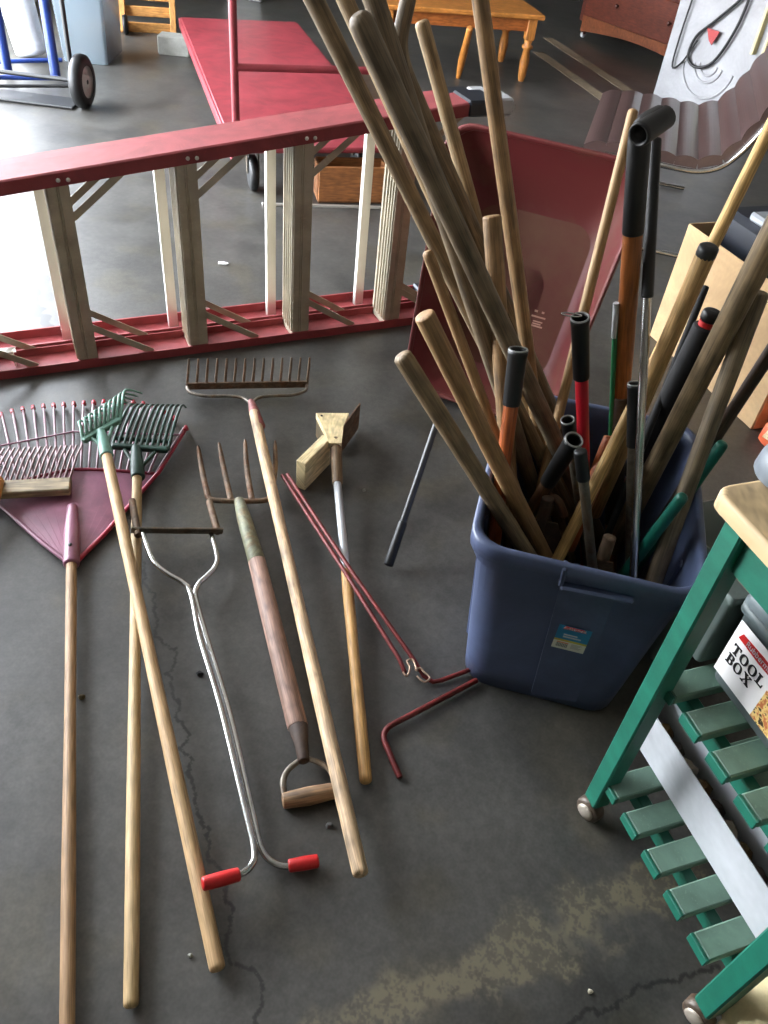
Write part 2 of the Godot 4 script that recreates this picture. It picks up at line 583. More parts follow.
# ---------------------------------------------------------------- stepladder on its side
func build_ladder():
	var B0 = P(0, 380)
	var a = (P(410, 325) - B0).normalized()
	var n = Vector3(a.z, 0, -a.x)          # away from the camera
	var up = Vector3.UP
	var s0 = -0.75
	var s1 = 1.46
	var topy = func(s): return 0.556 + 0.115 * s
	var at = func(s, d, y): return B0 + a * s + n * d + up * y
	var t = thing("stepladder", "red fibreglass stepladder with aluminium steps lying on its side", "ladder", at.call(0.4, 0.1, 0))
	var chan = func(d0, d1, fl, th): # web below, flanges up
		return [Vector2(d0, 0), Vector2(d1, 0), Vector2(d1, fl), Vector2(d1 - th, fl), Vector2(d1 - th, th), Vector2(d0 + th, th), Vector2(d0 + th, fl), Vector2(d0, fl)]
	for k in 2:
		var d0 = [0.0, 0.118][k]
		var d1 = [0.112, 0.218][k]
		var st = mb()
		prism(st, chan.call(d0, d1, [0.028, 0.034][k], 0.006), at.call(s0, 0, 0.0), n, up, a * (s1 - s0))
		var rail = obj("rail", st, M.red, t)
		st = mb()
		var ydir = Vector3(0, -1, 0)
		var o = at.call(s0, 0, topy.call(s0) - [0.0, 0.02][k])
		var pr = [Vector2(d0, 0), Vector2(d0 + 0.005, -0.004), Vector2(d1 - 0.005, -0.004), Vector2(d1, 0), Vector2(d1, 0.034), Vector2(d1 - 0.006, 0.034), Vector2(d1 - 0.006, 0.004), Vector2(d0 + 0.006, 0.004), Vector2(d0 + 0.006, 0.034), Vector2(d0, 0.034)]
		prism(st, pr, o, n, ydir, at.call(s1, 0, topy.call(s1)) - at.call(s0, 0, topy.call(s0)))
		var rt = obj("rail", st, M.red, t)
		# dark end boot and foot
		for top in 2:
			st = mb()
			var yy = topy.call(s1) - [0.0, 0.02][k] if top else 0.0
			var bo = at.call(s1 - 0.005, (d0 + d1) / 2, yy - 0.014 if top else 0.018)
			cbox(st, frame(bo + a * 0.045, a, up), Vector3(0.1, 0.046, d1 - d0 + 0.008), 0.006)
			var boot = obj("boot", st, M.navy, t)
			st = mb()
			cbox(st, frame(bo + a * 0.125, a, up), Vector3(0.06, 0.05, d1 - d0 - 0.01), 0.006)
			tube(st, [bo + a * 0.15 + n * -0.05, bo + a * 0.15 + n * 0.05], 0.012, 8)
			obj("foot", st, M.white, t)
		# rivets on the top rail above the steps
		if k == 0:
			for s in [0.0, 0.26, 0.6, 0.94, 1.27]:
				for e in 2:
					st = mb()
					lathe(st, [Vector2(0.006, 0.0), Vector2(0.005, 0.003), Vector2(0.001, 0.004)], at.call(s + e * 0.025, -0.001, topy.call(s) - 0.018), -n, 8)
					obj("rivet", st, M.alu_bright, rt)
	# steps: ribbed tread towards the ladder top, flanges front and rear
	for s in [-0.055, 0.285, 0.625, 0.965, 1.3]:
		var h = topy.call(s) - 0.008
		var st = mb()
		var w = 0.056
		var pg = [Vector2(-w, 0.006), Vector2(0, 0.006), Vector2(0, 0.010), Vector2(-w + 0.004, 0.010), Vector2(-w + 0.004, 0.110), Vector2(-0.008, 0.110), Vector2(-0.008, 0.114), Vector2(-w, 0.114)]
		prism(st, pg, at.call(s, 0, 0.006), a, n, up * (h - 0.006))
		var step = obj("step", st, M.alu, t)
		st = mb()
		for d in [0.014, 0.032, 0.052, 0.072, 0.094]:
			prism(st, [Vector2(-w, d - 0.004), Vector2(-w - 0.005, d - 0.002), Vector2(-w - 0.005, d + 0.002), Vector2(-w, d + 0.004)], at.call(s, 0, 0.03), a, n, up * (h - 0.06))
		for d in [-0.036, -0.030]:
			prism(st, [Vector2(d, 0.006), Vector2(d + 0.002, 0.003), Vector2(d + 0.004, 0.006)], at.call(s, 0, 0.03), a, n, up * (h - 0.06))
		obj("tread_rib", st, M.alu, step)
		# knee braces from the step to the rails
		for dd in [0.012, 0.109]:
			st = mb()
			bar(st, at.call(s - 0.004, dd, 0.13), at.call(s + 0.165, dd, 0.022), 0.003, 0.02, a, 0.0005)
			obj("brace", st, M.alu, t)
			st = mb()
			bar(st, at.call(s - 0.004, dd, h - 0.12), at.call(s + 0.15, dd, topy.call(s + 0.15) - 0.022), 0.003, 0.02, a, 0.0005)
			obj("brace", st, M.alu, t)
	# back section bars
	for s in [-0.14, 0.2, 0.535, 0.873, 1.2]:
		var st = mb()
		prism(st, [Vector2(0, 0), Vector2(0.03, 0), Vector2(0.03, 0.003), Vector2(0.003, 0.003), Vector2(0.003, 0.022), Vector2(0, 0.022)], at.call(s, 0.17, 0.006), a, n, up * (topy.call(s) - 0.03))
		obj("back_bar", st, M.alu_bright, t)
	# folded spreader lying in the lower rail
	var st2 = mb()
	bar(st2, at.call(-0.3, 0.07, 0.05), at.call(0.06, 0.075, 0.05), 0.03, 0.004, up, 0.001)
	bar(st2, at.call(0.05, 0.075, 0.05), at.call(0.05, 0.06, 0.006), 0.03, 0.004, a, 0.001)
	obj("spreader", st2, M.alu_bright, t)

# ---------------------------------------------------------------- the tub
var tub_c := Vector3(0.402, 0, -1.245)
var tub_u := Vector3(cos(0.158), 0, sin(0.158))
var tub_v := Vector3(sin(0.158), 0, -cos(0.158))

func build_tub():
	var c = tub_c
	var u = tub_u
	var v = tub_v
	var w = 0.1975
	var d = 0.2535
	var t = thing("storage_tub", "slate blue plastic storage tub packed with long handled tools", "tub", c)
	var R = []
	# outside up, over the lip, inside down
	for k in [[0.004, 0.05], [0.0, 0.042], [0.002, 0.036], [0.06, 0.031], [0.2, 0.02], [0.37, 0.006], [0.376, -0.002], [0.40, -0.004], [0.404, -0.012], [0.434, -0.013], [0.439, -0.01], [0.439, -0.002], [0.435, 0.002], [0.41, 0.004], [0.2, 0.024], [0.01, 0.04]]:
		R.append(rrect(c + Vector3(0, k[0], 0), u, -v, w - k[1], d - k[1], 0.055))
	var st = mb()
	ringset(st, R, true, true)
	obj("body", st, M.blue, t)
	# front face frame: follows the slope of the wall
	var fb = c - v * (d - 0.036)
	var ft = c - v * (d - 0.004) + Vector3(0, 0.4, 0)
	var sl = (ft - fb).normalized()
	var fn = u.cross(sl).normalized()
	if fn.dot(v) > 0: fn = -fn
	var fp = func(px, py): return onplane(px, py, fb, fn)
	# raised middle panel with a grip ledge above
	var pl = []
	for q in [[561, 584], [616, 595], [576, 700], [531, 692]]:
		var p = fp.call(q[0], q[1]) - fb
		pl.append(Vector2(p.dot(u), p.dot(sl)))
	pl[2].y = maxf(pl[2].y, 0.006); pl[3].y = maxf(pl[3].y, 0.006)
	st = mb()
	prism(st, pl, fb - fn * 0.01, u, sl, fn * 0.015)
	obj("front_panel", st, M.blue, t)
	st = mb()
	var l0 = fp.call(561, 580)
	var l1 = fp.call(634, 594)
	bar(st, l0 + fn * 0.008, l1 + fn * 0.008, 0.03, 0.012, sl, 0.004)
	bar(st, l0 + fn * 0.006, fp.call(566, 562) + fn * 0.006, 0.024, 0.01, u, 0.003)
	obj("grip_ledge", st, M.blue, t)
	# side rib pairs
	for s in [-1.0, 1.0]:
		for k in [-0.1, 0.06]:
			st = mb()
			var b0 = c + u * s * (w - 0.033) + v * k + Vector3(0, 0.02, 0)
			var b1 = c + u * s * (w - 0.007) + v * (k - 0.01) + Vector3(0, 0.37, 0)
			bar(st, b0, b1, 0.02, 0.014, u, 0.004)
			obj("side_rib", st, M.blue, t)
	# the label
	var mid = (fp.call(562, 615) + fp.call(595, 622) + fp.call(583, 655) + fp.call(548, 651)) / 4.0
	var lx = u
	var lw = 0.062
	var lh = 0.074
	var im = Image.create(124, 148, false, Image.FORMAT_RGB8)
	im.fill(Color(0.13, 0.47, 0.62))
	im.fill_rect(Rect2i(0, 86, 124, 14), Color(0.72, 0.66, 0.2))
	im.fill_rect(Rect2i(0, 98, 124, 50), Color(0.83, 0.81, 0.74))
	im.fill_rect(Rect2i(14, 104, 44, 6), Color(0.8, 0.45, 0.25))
	for k in 15: im.fill_rect(Rect2i(14 + k * 3, 112, 1 + k % 2, 24), Color(0.25, 0.25, 0.25))
	for k in 5: im.fill_rect(Rect2i(70, 106 + k * 6, 40 - (k % 3) * 6, 2), Color(0.5, 0.49, 0.45))
	var lm = mat(Color(1, 1, 1), 0.35)
	lm.albedo_texture = ImageTexture.create_from_image(im)
	st = mb()
	var ctr = mid + fn * 0.0072
	poly(st, [ctr - lx * lw / 2 + sl * lh / 2, ctr + lx * lw / 2 + sl * lh / 2, ctr + lx * lw / 2 - sl * lh / 2, ctr - lx * lw / 2 - sl * lh / 2], ctr - fn, [Vector2(0, 0), Vector2(1, 0), Vector2(1, 1), Vector2(0, 1)])
	var lab = obj("label", st, lm, t)
	lab.set_meta("label", "blue and white product label with red logo")
	st = mb()
	prism(st, [Vector2(-0.022, -0.003), Vector2(-0.018, 0.005), Vector2(0.018, 0.005), Vector2(0.022, -0.003)], ctr + sl * 0.030, lx, sl, fn * 0.0008)
	obj("logo", st, M.redgrip, lab)
	var xf = Transform3D(Basis(lx, sl, fn), ctr + sl * 0.0313 + fn * 0.001)
	words("Rubbermaid", 0.0075, xf, M.white, lab)
	for q in [[-0.004, 0.010, 0.026], [0.0, 0.003, 0.034]]:
		st = mb()
		bar(st, ctr + lx * (q[0] - q[2] / 2) + sl * q[1] + fn * 0.0003, ctr + lx * (q[0] + q[2] / 2) + sl * q[1] + fn * 0.0003, 0.0036, 0.0006, fn, 0.0)
		obj("printed_line", st, M.white, lab)

# ---------------------------------------------------------------- tools standing in the tub
func handle_tool(called, label, top: Vector3, foot: Vector3, r, m, rnd = 0.012, group = "handles standing in the tub"):
	var t = thing(called, label, "tool handle", foot, group)
	var st = mb()
	var L = (top - foot).length()
	var pts = []
	var rad = []
	var sd = Vector3(rng.randf_range(-1, 1), 0, rng.randf_range(-1, 1)) * 0.002
	for k in 9:
		var f = k / 8.0
		pts.append(foot.lerp(top, f) + sd * sin(f * PI))
		rad.append(r * (1.0 + 0.03 * sin(f * 7.0 + L * 9.0)))
	tube(st, pts, rad, 14, rnd)
	obj("handle", st, m, t)
	return t

func grip_on(t, a: Vector3, b: Vector3, r, m, hollow = false, called = "grip"):
	var st = mb()
	var d = (b - a).normalized()
	if hollow:
		lathe(st, [Vector2(r * 0.98, 0), Vector2(r, 0.004), Vector2(r * 1.06, (b - a).length() - 0.012), Vector2(r * 1.12, (b - a).length() - 0.006), Vector2(r * 1.1, (b - a).length()), Vector2(r * 0.85, (b - a).length() + 0.001), Vector2(r * 0.78, (b - a).length() - 0.004), Vector2(r * 0.74, (b - a).length() - 0.03)], a, d, 18)
	else:
		tube(st, [a, a.lerp(b, 0.5), b], r, 16, r * 0.5)
	var g = obj(called, st, m, t)
	if hollow:
		st = mb()
		var l = (b - a).length()
		lathe(st, [Vector2(r * 1.1, l), Vector2(r * 1.06, l + 0.0022), Vector2(r * 0.92, l + 0.0022), Vector2(r * 0.86, l + 0.0005)], a, d, 20, false)
		obj("end_ring", st, mat(Color(0.5, 0.5, 0.49), 0.35, 0.3), g)
	return g

func build_tub_tools():
	var grey = wood(Color(0.58, 0.5, 0.38), true)
	var grey2 = wood(Color(0.5, 0.44, 0.35), true)
	var greypale = wood(Color(0.68, 0.58, 0.43), true)
	var tan = wood(Color(0.66, 0.53, 0.37), true)
	var tan2 = wood(Color(0.64, 0.51, 0.36))
	var honey = wood(Color(0.66, 0.52, 0.36))
	var pale = wood(Color(0.8, 0.65, 0.44))
	var straw = wood(Color(0.84, 0.69, 0.44))
	var brown = wood(Color(0.33, 0.25, 0.19), true)
	var amber = wood(Color(0.62, 0.36, 0.16), false, 0.4)
	var orange = wood(Color(0.66, 0.34, 0.15), false, 0.45)
	var V = func(x, y, z): return Vector3(x, y, z)
	handle_tool("long_tool_handle", "long grey weathered handle, leftmost of those reaching the top edge", V.call(-0.209, 1.167, -1.405), V.call(0.543, 0.030, -1.396), 0.0150, grey)
	handle_tool("long_tool_handle", "slim weathered handle with a pale edge squeezed behind the thick rounded one", V.call(-0.180, 1.146, -1.565), V.call(0.451, 0.180, -1.433), 0.0150, greypale)
	handle_tool("garden_shovel", "thickest grey-brown handle with a rounded end, leaning towards the camera", V.call(-0.117, 1.174, -1.231), V.call(0.537, 0.100, -1.408), 0.0180, grey2, 0.022)
	handle_tool("long_tool_handle", "broad dark handle running right behind the thick rounded one", V.call(-0.112, 1.189, -1.343), V.call(0.411, 0.100, -1.386), 0.0170, grey2)
	handle_tool("long_tool_handle", "pale slanting handle that crosses the ladder's orange end", V.call(-0.041, 1.105, -1.618), V.call(0.474, 0.030, -1.425), 0.0140, greypale)
	handle_tool("long_tool_handle", "straight tan handle rising to the top edge in front of the pine table", V.call(0.047, 1.181, -1.476), V.call(0.385, 0.180, -1.421), 0.0140, tan)
	handle_tool("short_tool_handle", "stout tan handle with a flat cut top standing upright before the red tray", V.call(0.125, 0.859, -1.416), V.call(0.335, 0.030, -1.174), 0.0168, tan, 0.005)
	handle_tool("short_tool_handle", "slim tan handle with a round tip above the honey-coloured one", V.call(0.018, 0.832, -1.296), V.call(0.448, 0.030, -1.192), 0.0101, tan2)
	handle_tool("short_tool_handle", "smooth honey-coloured handle with a pale cut end at the tub's left", V.call(0.025, 0.776, -1.181), V.call(0.482, 0.030, -1.197), 0.0170, honey, 0.004)
	handle_tool("short_tool_handle", "lowest grey-brown handle with a rounded end, crossing the tub's left rim", V.call(-0.004, 0.712, -1.157), V.call(0.510, 0.030, -1.101), 0.0165, grey, 0.012)
	# orange shaft with black cup grip
	var top = V.call(0.202, 0.682, -1.271)
	var ft = V.call(0.246, 0.030, -1.126)
	var t = handle_tool("grip_tool", "orange wooden shaft with an open black rubber grip", ft.lerp(top, 0.93), ft, 0.0144, orange)
	grip_on(t, ft.lerp(top, 0.845), top, 0.0165, M.rubber, true)
	# red shaft with black grip and wire ring
	top = V.call(0.296, 0.752, -1.282); ft = V.call(0.503, 0.030, -1.349)
	t = handle_tool("grip_tool", "bright red shaft with a black grip and a wire hanging ring", ft.lerp(top, 0.95), ft, 0.0125, mat(Color(0.72, 0.12, 0.17), 0.35))
	grip_on(t, ft.lerp(top, 0.83), top, 0.0155, M.rubber, true)
	var st = mb()
	var rp = []
	for k in 15: rp.append(top + Vector3(-0.016 + 0.018 * cos(k / 14.0 * TAU), 0.004, 0.006 * sin(k / 14.0 * TAU)))
	tube(st, rp, 0.0014, 6, 0.0, false)
	obj("hanging_ring", st, M.chrome, t)
	handle_tool("long_tool_handle", "thin pale handle leaning right, its tip beside the black pipe elbow", V.call(0.379, 0.990, -1.685), V.call(0.309, 0.030, -1.205), 0.0105, wood(Color(0.68, 0.55, 0.38)), 0.01)
	# varnished handle with black sleeve and elbow
	top = V.call(0.326, 1.039, -1.366); ft = V.call(0.557, 0.030, -1.358)
	t = handle_tool("sleeved_tool", "varnished amber wooden handle under a long black sleeve with an elbow", ft.lerp(top, 0.9), ft, 0.0165, amber)
	st = mb()
	var dd = (top - ft).normalized()
	var el = roundcorners([ft.lerp(top, 0.838), top + dd * 0.004, top + dd * 0.004 + Vector3(0.035, 0.012, -0.03)], 0.03, 5)
	tube(st, el, 0.0185, 16, 0.004)
	obj("sleeve", st, M.rubber, t)
	st = mb()
	var e0 = top + Vector3(0.04, 0.016, -0.028)
	lathe(st, [Vector2(0.018, 0), Vector2(0.019, 0.07), Vector2(0.018, 0.076), Vector2(0.014, 0.076), Vector2(0.013, 0.05)], e0, (top + Vector3(-0.008, 0.0, 0.03)) - e0, 18)
	obj("elbow", st, M.rubber, t)
	st = mb()
	tube(st, [ft.lerp(top, 0.2), ft.lerp(top, 0.525)], [0.0185, 0.0178], 14, 0.003)
	obj("socket", st, M.darkrust, t)
	# green and white sticker strip handle
	var gs = ft.lerp(top, 0.55) + Vector3(-0.022, 0, 0.004)
	t = handle_tool("marked_stake", "thin stake with green and white bands beside the amber handle", gs + dd * 0.16, ft + Vector3(-0.03, 0.1, 0.0), 0.005, mat(Color(0.1, 0.42, 0.26), 0.5), 0.002)
	st = mb()
	tube(st, [gs + dd * 0.1, gs + dd * 0.17], 0.0056, 10)
	obj("white_band", st, M.white, t)
	# chrome pole with a black grip behind
	top = V.call(0.373, 1.031, -1.477); ft = V.call(0.515, 0.180, -1.019)
	t = handle_tool("chrome_pole", "tall chrome tube with a long black grip behind the amber handle", ft.lerp(top, 0.9), ft, 0.0082, M.chrome, 0.002)
	grip_on(t, ft.lerp(top, 0.7), top - (top - ft).normalized() * 0.03, 0.0108, M.rubber)
	top = V.call(0.431, 0.629, -1.293); ft = V.call(0.538, 0.180, -1.182)
	t = handle_tool("chrome_pole", "short grey metal tube with a stubby black grip, left of the shining chrome tube", ft.lerp(top, 0.9), ft, 0.0105, M.steel, 0.002)
	grip_on(t, ft.lerp(top, 0.737), top, 0.0129, M.rubber, true)
	# pale handle with black end
	top = V.call(0.470, 0.890, -1.292); ft = V.call(0.459, 0.260, -1.346)
	t = handle_tool("capped_handle", "pale beige handle with a black cap in front of the cardboard box", top, ft, 0.0163, pale, 0.003)
	grip_on(t, top - (top - ft).normalized() * 0.012, top + (top - ft).normalized() * 0.012, 0.0169, M.black, false, "cap")
	handle_tool("long_tool_handle", "straw-coloured thin handle reaching the right edge above the black-capped one", V.call(0.616, 1.033, -1.607), V.call(0.306, 0.100, -1.080), 0.0126, straw)
	# black foam handle with red ring
	top = V.call(0.580, 0.718, -1.449); ft = V.call(0.544, 0.260, -1.444)
	t = thing("foam_grip_pole", "thick black foam-covered handle with a red ring below its cap", "tool handle", ft, "handles standing in the tub")
	dd = (top - ft).normalized()
	st = mb()
	tube(st, [ft.lerp(top, 0.1), ft.lerp(top, 0.6), top - dd * 0.034], 0.0245, 16, 0.004)
	obj("foam", st, mat(Color(0.03, 0.03, 0.033), 0.8, 0.0, T_cloud, true, 9.0), t)
	st = mb()
	tube(st, [top - dd * 0.036, top - dd * 0.024], 0.0165, 16)
	obj("red_ring", st, M.redgrip, t)
	grip_on(t, top - dd * 0.025, top, 0.019, M.rubber, false, "cap")
	st = mb()
	tube(st, [ft, ft.lerp(top, 0.14)], 0.013, 14)
	obj("shaft", st, M.redrod, t)
	handle_tool("long_tool_handle", "thick grey-brown handle running off the right edge, crossing the cardboard box", V.call(0.535, 0.990, -1.225), V.call(0.519, 0.180, -1.324), 0.0200, grey)
	handle_tool("long_tool_handle", "dull grey handle leaning over the tub's right rim, right of the thick one", V.call(0.571, 0.844, -1.275), V.call(0.521, 0.180, -1.050), 0.0165, grey2)
	handle_tool("long_tool_handle", "dark brown slender handle, lowest of those leaning off the right edge", V.call(0.628, 0.792, -1.251), V.call(0.544, 0.030, -1.279), 0.0117, brown)
	# D-handled spade
	top = V.call(0.330, 0.547, -1.209); ft = V.call(0.275, 0.030, -1.350)
	t = handle_tool("spade", "short brown wooden handle with an oval black grip end near the front rim", ft.lerp(top, 0.9), ft, 0.0144, wood(Color(0.5, 0.36, 0.24), true))
	grip_on(t, ft.lerp(top, 0.74), top, 0.0165, M.rubber, true)
	st = mb()
	tube(st, smoothpath([ft.lerp(top, 0.62), ft.lerp(top, 0.66) + Vector3(0.03, 0, 0.01), ft.lerp(top, 0.6) + Vector3(0.06, -0.01, 0.02)], 5), 0.009, 10, 0.003)
	obj("cross_bar", st, wood(Color(0.42, 0.29, 0.19), true), t)
	top = V.call(0.324, 0.584, -1.129); ft = V.call(0.515, 0.030, -1.070)
	t = handle_tool("grip_tool", "dull grey metal shaft with black grip beside the oval grip end", ft.lerp(top, 0.9) , ft, 0.0095, M.steel, 0.002)
	grip_on(t, ft.lerp(top, 0.89), top, 0.0118, M.rubber)
	top = V.call(0.320, 0.558, -1.254); ft = V.call(0.515, 0.030, -1.312)
	t = handle_tool("grip_tool", "small black grip with a ringed end left of the red shaft", ft.lerp(top, 0.9), ft, 0.010, M.steel, 0.002)
	grip_on(t, ft.lerp(top, 0.84), top, 0.0125, M.rubber, true)
	handle_tool("short_tool_handle", "orange-brown stub of handle low at the tub centre beside the steel socket", V.call(0.435, 0.480, -1.331), V.call(0.388, 0.260, -1.220), 0.0160, orange, 0.006)
	handle_tool("thin_pole", "thin black rod between the black-capped handle and the foam-covered one", V.call(0.599, 0.704, -1.584), V.call(0.406, 0.030, -1.086), 0.0075, mat(Color(0.02, 0.02, 0.02), 0.85), 0.003)
	t = handle_tool("teal_tool", "teal plastic grip standing inside the tub's right side", V.call(0.523, 0.524, -1.116), V.call(0.444, 0.030, -1.157), 0.0115, mat(Color(0.06, 0.36, 0.3), 0.4))
	t = handle_tool("teal_tool", "teal plastic grip tip poking out below the dark brown handle", V.call(0.607, 0.565, -1.235), V.call(0.513, 0.100, -1.213), 0.0120, mat(Color(0.06, 0.36, 0.3), 0.4))
	# dark curved handle
	t = thing("curved_tool_handle", "dark curved handle end bending behind the broad dark handle", "tool handle", V.call(0.456, 0.260, -1.428), "handles standing in the tub")
	st = mb()
	tube(st, roundcorners([V.call(0.456, 0.260, -1.428), V.call(-0.023, 0.980, -1.559), Q(403, 66, 1.40), Q(399, 40, 1.36), Q(407, 5, 1.33), Q(414, -30, 1.3)], 0.05, 5), 0.0135, 14, 0.004)
	obj("handle", st, grey2, t)
	# rusty shovel blades low in the tub
	for b in [[0.32, 0.32, -1.17, "rusty flat spade blade with a red fleck low behind the front rim", 0.05, M.darkrust], [0.44, 0.30, -1.10, "brown rusted tool socket low in the tub beside the metal tubes", 0.03, M.rust]]:
		t = thing("rusty_spade", b[3], "spade", Vector3(b[0], 0.02, b[2]))
		st = mb()
		var o = Vector3(b[0], 0.02, b[2])
		prism(st, [Vector2(-b[4], 0.02), Vector2(0, 0.0), Vector2(b[4], 0.02), Vector2(b[4], b[1] - 0.04), Vector2(b[4] * 0.6, b[1]), Vector2(-b[4] * 0.6, b[1]), Vector2(-b[4], b[1] - 0.04)], o, Vector3(0.97, 0, 0.1), Vector3(0, 1, -0.12), Vector3(0, 0, -0.004))
		obj("blade", st, b[5], t)
		st = mb()
		tube(st, [o + Vector3(0, b[1] * 0.5, -0.03), o + Vector3(0, b[1] + 0.05, -0.055)], 0.013, 12, 0.003)
		obj("socket", st, b[5], t)

# ---------------------------------------------------------------- red wheelbarrow tray
func build_wheelbarrow():
	var tl = Vector3(0.05, 0.72, -2.43)
	var tr = Vector3(0.60, 0.72, -2.24)
	var u = (tr - tl).normalized()
	var back = Vector3.UP.cross(u).normalized()     # away or towards
	if back.z > 0: back = -back
	var dnv = (Vector3(0.06, 0.012, -2.13) - tl)
	dnv = (dnv - u * dnv.dot(u)).normalized()
	var len = 0.70 / -dnv.y
	var n = u.cross(dnv).normalized()
	if n.z < 0: n = -n                               # towards camera
	var W = (tr - tl).length()
	var c = tl + u * W / 2 + dnv * len / 2
	var t = thing("wheelbarrow_tray", "dark red dirt-stained wheelbarrow tray tipped up behind the tub", "wheelbarrow", c - Vector3(0, c.y, 0))
	var st = mb()
	var tap = func(ring):
		for q in ring.size():
			var f = (ring[q] - tl).dot(dnv) / len
			var sx = (ring[q] - c).dot(u)
			ring[q] -= u * sx * f * 0.2
		return ring
	var R = []
	var ex = u
	var ez = dnv
	for k in [[0.0, 0.006, 0.0], [0.012, 0.0, 0.0], [0.012, -0.006, 0.0], [0.0, -0.010, 0.0], [-0.004, 0.004, 0.0], [-0.02, 0.012, 0.0], [-0.11, 0.06, 0.09], [-0.135, 0.09, 0.11], [-0.139, 0.10, 0.12]]:
		R.append(tap.call(rrect(c + n * k[0] + dnv * k[2] * 0.3, ex, ez, W / 2 - k[1], len / 2 - k[1] - k[2] * 0.35, 0.09 - k[1] * 0.2, 6)))
	# closed shell: outer skin behind
	var S = []
	for k in [[-0.139, 0.2, 0.2], [-0.143, 0.2, 0.2], [-0.143, 0.098, 0.12], [-0.138, 0.085, 0.11], [-0.112, 0.055, 0.09], [-0.02, 0.006, 0.0], [0.0, 0.006, 0.0]]:
		S.append(tap.call(rrect(c + n * k[0] + dnv * k[2] * 0.3, ex, ez, W / 2 - k[1], len / 2 - k[1] - k[2] * 0.35, 0.09 - k[1] * 0.2, 6)))
	ringset(st, R, false, false)
	ringset(st, S, true, false)
	var n1 = noise(51, 0.012, 4)
	var n2 = noise(53, 0.06, 3)
	var tm = tex(256, 256, func(x, y):
		var base = Color(0.4, 0.14, 0.14)
		var dirt = smoothstep(-0.15, 0.25, n1.get_noise_2d(x, y) + n2.get_noise_2d(x, y) * 0.4)
		return base.lerp(Color(0.4, 0.22, 0.17), dirt * 0.75))
	var m = mat(Color(1, 1, 1), 0.55, 0.0, tm, true, 1.2)
	var tray = obj("tray", st, m, t)
	# flat floor of the tray, caked with dried dirt
	st = mb()
	var F1 = tap.call(rrect(c - n * 0.139 + dnv * 0.036, ex, ez, W / 2 - 0.10, len / 2 - 0.142, 0.07, 6))
	var F2 = tap.call(rrect(c - n * 0.1405 + dnv * 0.036, ex, ez, W / 2 - 0.10, len / 2 - 0.142, 0.07, 6))
	ringset(st, [F2, F1], true, true)
	var dm = tex(256, 256, func(x, y):
		var k = 0.5 + n1.get_noise_2d(x + 90.0, y) * 0.9 + n2.get_noise_2d(x, y + 40.0) * 0.35
		return Color(0.37, 0.17, 0.13).lerp(Color(0.4, 0.26, 0.18), clampf(k, 0, 1)))
	obj("tray_floor", st, mat(Color(1, 1, 1), 0.7, 0.0, dm, true, 1.3), t)
	var fl = c - n * 0.1385 + dnv * 0.0
	var txt = fl + n * 0.003
	var o = onplane(540, 312, txt, n)
	var wm = mat(Color(0.72, 0.54, 0.47), 0.8)
	for q in [[-0.012, 0.0, 0.010, 0.006], [0.010, 0.0, 0.008, 0.006], [0.0, 0.016, 0.044, 0.005], [0.002, 0.030, 0.030, 0.004], [0.0, 0.037, 0.026, 0.004], [0.003, 0.044, 0.034, 0.005]]:
		st = mb()
		bar(st, o + u * (q[0] - q[2] / 2) + dnv * q[1], o + u * (q[0] + q[2] / 2) + dnv * q[1], q[3], 0.0008, n, 0.0)
		obj("printed_line", st, wm, tray)
	# under-frame rails that keep it up
	for s in [-0.16, 0.16]:
		st = mb()
		bar(st, c + u * s - n * 0.158 - dnv * 0.22, c + u * s - n * 0.158 + dnv * (len / 2 - 0.05), 0.03, 0.028, n, 0.003)
		obj("frame_rail", st, M.darkrust, t)
	# steel tube with a black grip leaning beside it
	var g0 = P(388, 566, 0.018)
	var g1 = Vector3(0.098, 0.262, -1.59)
	var dd = (g1 - g0).normalized()
	var h = thing("steel_tube_handle", "dark steel tube with black rubber grip resting on the floor left of the tub", "tube handle", g0 * Vector3(1, 0, 1))
	st = mb()
	tube(st, [g0 + dd * 0.05, g0 + dd * 0.2, g0 + dd * 0.37], 0.0085, 12, 0.002)
	obj("tube", st, mat(Color(0.24, 0.24, 0.24), 0.35, 0.6), h)
	st = mb()
	tube(st, [g0, g0 + dd * 0.06, g0 + dd * 0.115], [0.0125, 0.0118, 0.0108], 14, 0.006)
	obj("grip", st, M.rubber, h)

